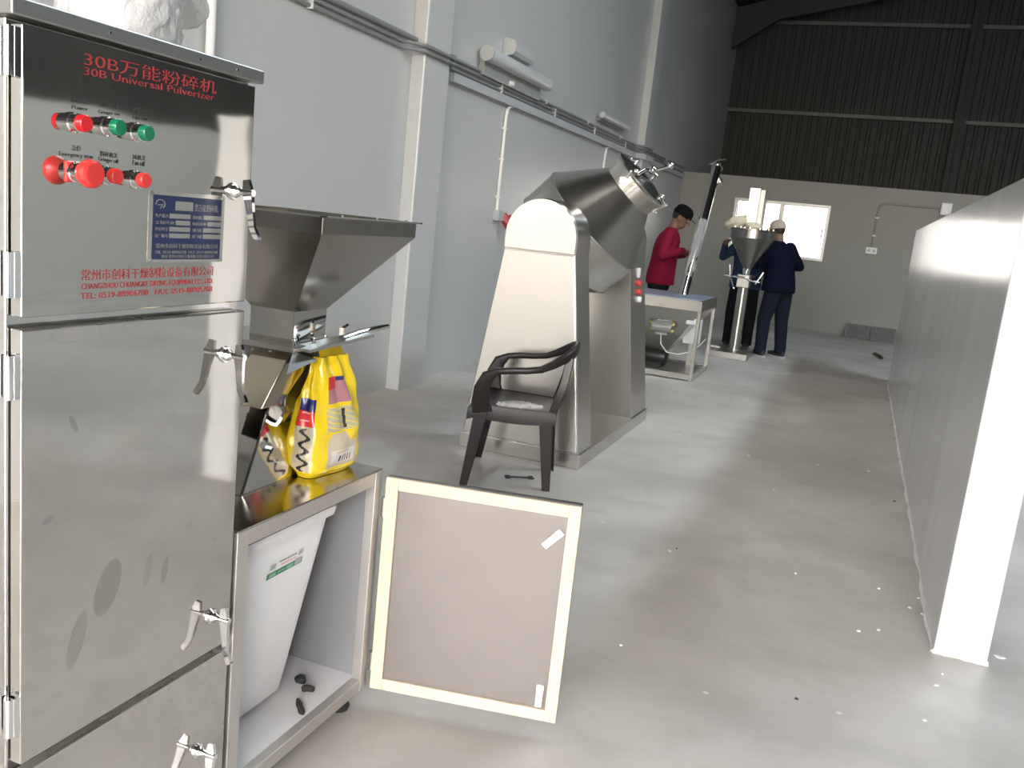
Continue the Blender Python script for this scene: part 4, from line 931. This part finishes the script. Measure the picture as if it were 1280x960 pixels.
    for s in (1, -1):
        S, E, Hn, _ = ARM[s]; sm_.capsule(S-Vector((0, s*.02, .01)), E, .072*g**.5, .058, 14); sm_.capsule(E, E.lerp(Hn, .93), .057, .042, 14)
    so_ = fin(sm_, 'shirt', shirt, .011, it=5)
    if collar: e = MB().lathe((bx(1.455)-.002, 0, 1.445), (0, 0, 1), [(0, .072), (.012, .074), (.028, .066), (.03, .060)], 20, False); fin(e, 'collar', collar, par=so_)
    # trousers
    tr = MB(); tr.rings([ell((.002, 0), rx, ry, z) for z, rx, ry in ((.78, .118, .168), (.86, .130*g, .172*g), (.92, .128*g, .165*g))])
    for s in (1, -1):
        hip, kn, an = LEG[s]; tr.capsule(hip+Vector((0, 0, -.075)), kn, .104*g**.5, .088, 14); tr.capsule(kn, an+Vector((0, 0, .03)), .086, .072, 14); tr.cyl(an+Vector((0, 0, .10)), an+Vector((.005, 0, -.035)), .072, .076, 16)
    fin(tr, 'trousers', trousers, .012, it=5)
    for s in (1, -1):
        an = LEG[s][2]; f_ = MB()
        sole = [(an.x-.075, .035), (an.x-.03, .042), (an.x+.06, .045), (an.x+.14, .048), (an.x+.19, .036), (an.x+.205, .012)]
        ring = lambda z, sc: [(x, an.y+w_*sc, z) for x, w_ in sole]+[(x, an.y-w_*sc, z) for x, w_ in reversed(sole)]
        f_.rings([ring(.0, 1.0), ring(.024, 1.03)]); so2 = fin(f_, 'sole', mat('pale_sole', (.42, .42, .44), .6))
        f_ = MB(); f_.sphere((an.x-.02, an.y, .062), (.062, .044, .058), 14, 10); f_.sphere((an.x+.10, an.y, .042), (.105, .047, .036), 16, 10); f_.capsule((an.x-.01, an.y, .07), (an.x+.08, an.y, .05), .042, .036, 12)
        fin(f_, 'shoe', shoe, .009)
    return root
redsh = mat('crimson_shirt', (.17, .005, .024), .85, spec=.15); navy = mat('navy_pullover', (.0035, .005, .015), .9, spec=.1); jeans = mat('dark_blue_jeans', (.012, .0145, .026), .9, spec=.1)
darkj = mat('charcoal_trousers', (.010, .011, .013), .9, spec=.1); plaid = mat('blue_checked_shirt', (.025, .045, .085), .85, var=.8, vscale=26, spec=.1); blackcap = mat('black_cap', (.005, .005, .005), .9, spec=.08); beige = mat('beige_cap', (.42, .36, .30), .85)
dshoe = mat('dark_shoe', (.02, .021, .03), .6)
p = person((-2.14, 10.10, 0), (.93, .12), 'man in crimson shirt and black peaked cap looking down behind the feeder', redsh, darkj, blackcap, dshoe, lean=.22, nod=.8, H=1.75,
       arms={-1: ((.02, -.27, 1.16), (.235, -.10, 1.23), (.30, -.0, 1.22)), 1: ((.05, .27, 1.15), (.25, .08, 1.19), (.32, .0, 1.18))})
# pen clipped at the belt of the crimson shirt
p = person((-.955, 11.80, 0), (-.78, .62), 'man in navy pullover, blue jeans and beige cap, seen from behind', navy, jeans, beige, dshoe, lean=.35, nod=.35, H=1.725, girth=1.18, stance=(.03, 0),
       arms={-1: ((.03, -.34, 1.17), (.24, -.20, 1.14), (.32, -.12, 1.14)), 1: ((.16, .25, 1.17), (.36, .06, 1.24), (.44, -.02, 1.24))})
p = person((-1.44, 12.32, 0), (.02, -1), 'man in blue checked shirt and dark trousers standing behind the cone filler', plaid, darkj, mat('dark_grey_cap', (.03, .03, .032), .8), dshoe, lean=.35, nod=.6, H=1.66, girth=1.12,
       arms={-1: ((.10, -.34, 1.24), (.40, -.30, 1.42), (.48, -.26, 1.48)), 1: ((.06, .27, 1.12), (.30, .12, 1.02), (.38, .05, 1.02))})

# ------------------------------------------------------------------ small litter on the floor
o = MB().sphere((-1.59, 11.30, .092), (.085, .05, .014), 20, 10).build('rag', mat('white_rag', (.62, .61, .58), .85), None, 60); crumple(o, .02, .05)
tag(o, 'white rag lying on the flat base of the cone filler', 'rag')
chipm = mat('white_paint_chip', (.66, .64, .60), .7); pebm = mat('dark_grit', (.03, .03, .03), .8)
def chip(px, py, r, m, name, lab, grp):
    c = at(px, py, Z=0); n = 7; a0 = random.uniform(0, 6); rad = [r*random.uniform(.55, 1.1) for _ in range(n)]
    ring = lambda k, z: [(c.x+rad[i]*k*math.cos(a0+2*PI*i/n)*1.3, c.y+rad[i]*k*math.sin(a0+2*PI*i/n), z) for i in range(n)]
    tag(MB().rings([ring(1, 0), ring(1, .0025), ring(.7, .005)]).build(name, m, None, None), lab, name.split('_')[1] if '_' in name else name, grp)
for px, py, r in ((1250, 822, .016), (1148, 748, .006), (1153, 768, .007), (1137, 760, .006), (1098, 788, .006), (1073, 789, .007), (1098, 736, .007), (837, 689, .008), (1022, 581, .007), (936, 570, .007), (967, 612, .009), (1085, 589, .009), (1170, 857, .007), (1156, 901, .006), (1178, 843, .005), (994, 717, .005), (776, 807, .005)):
    chip(px, py, r, chipm, 'paint_chip', 'larger white paint chip beside the foot of the partition end' if r > .012 else 'small white paint chip lying loose on the grey floor', 'paint chips on the floor')
for px, py, r in ((1118, 627, .009), (995, 874, .006), (846, 686, .004)): chip(px, py, r, pebm, 'dark_pebble', 'small dark pebble lying on the bare grey floor', 'dark pebbles on the floor')
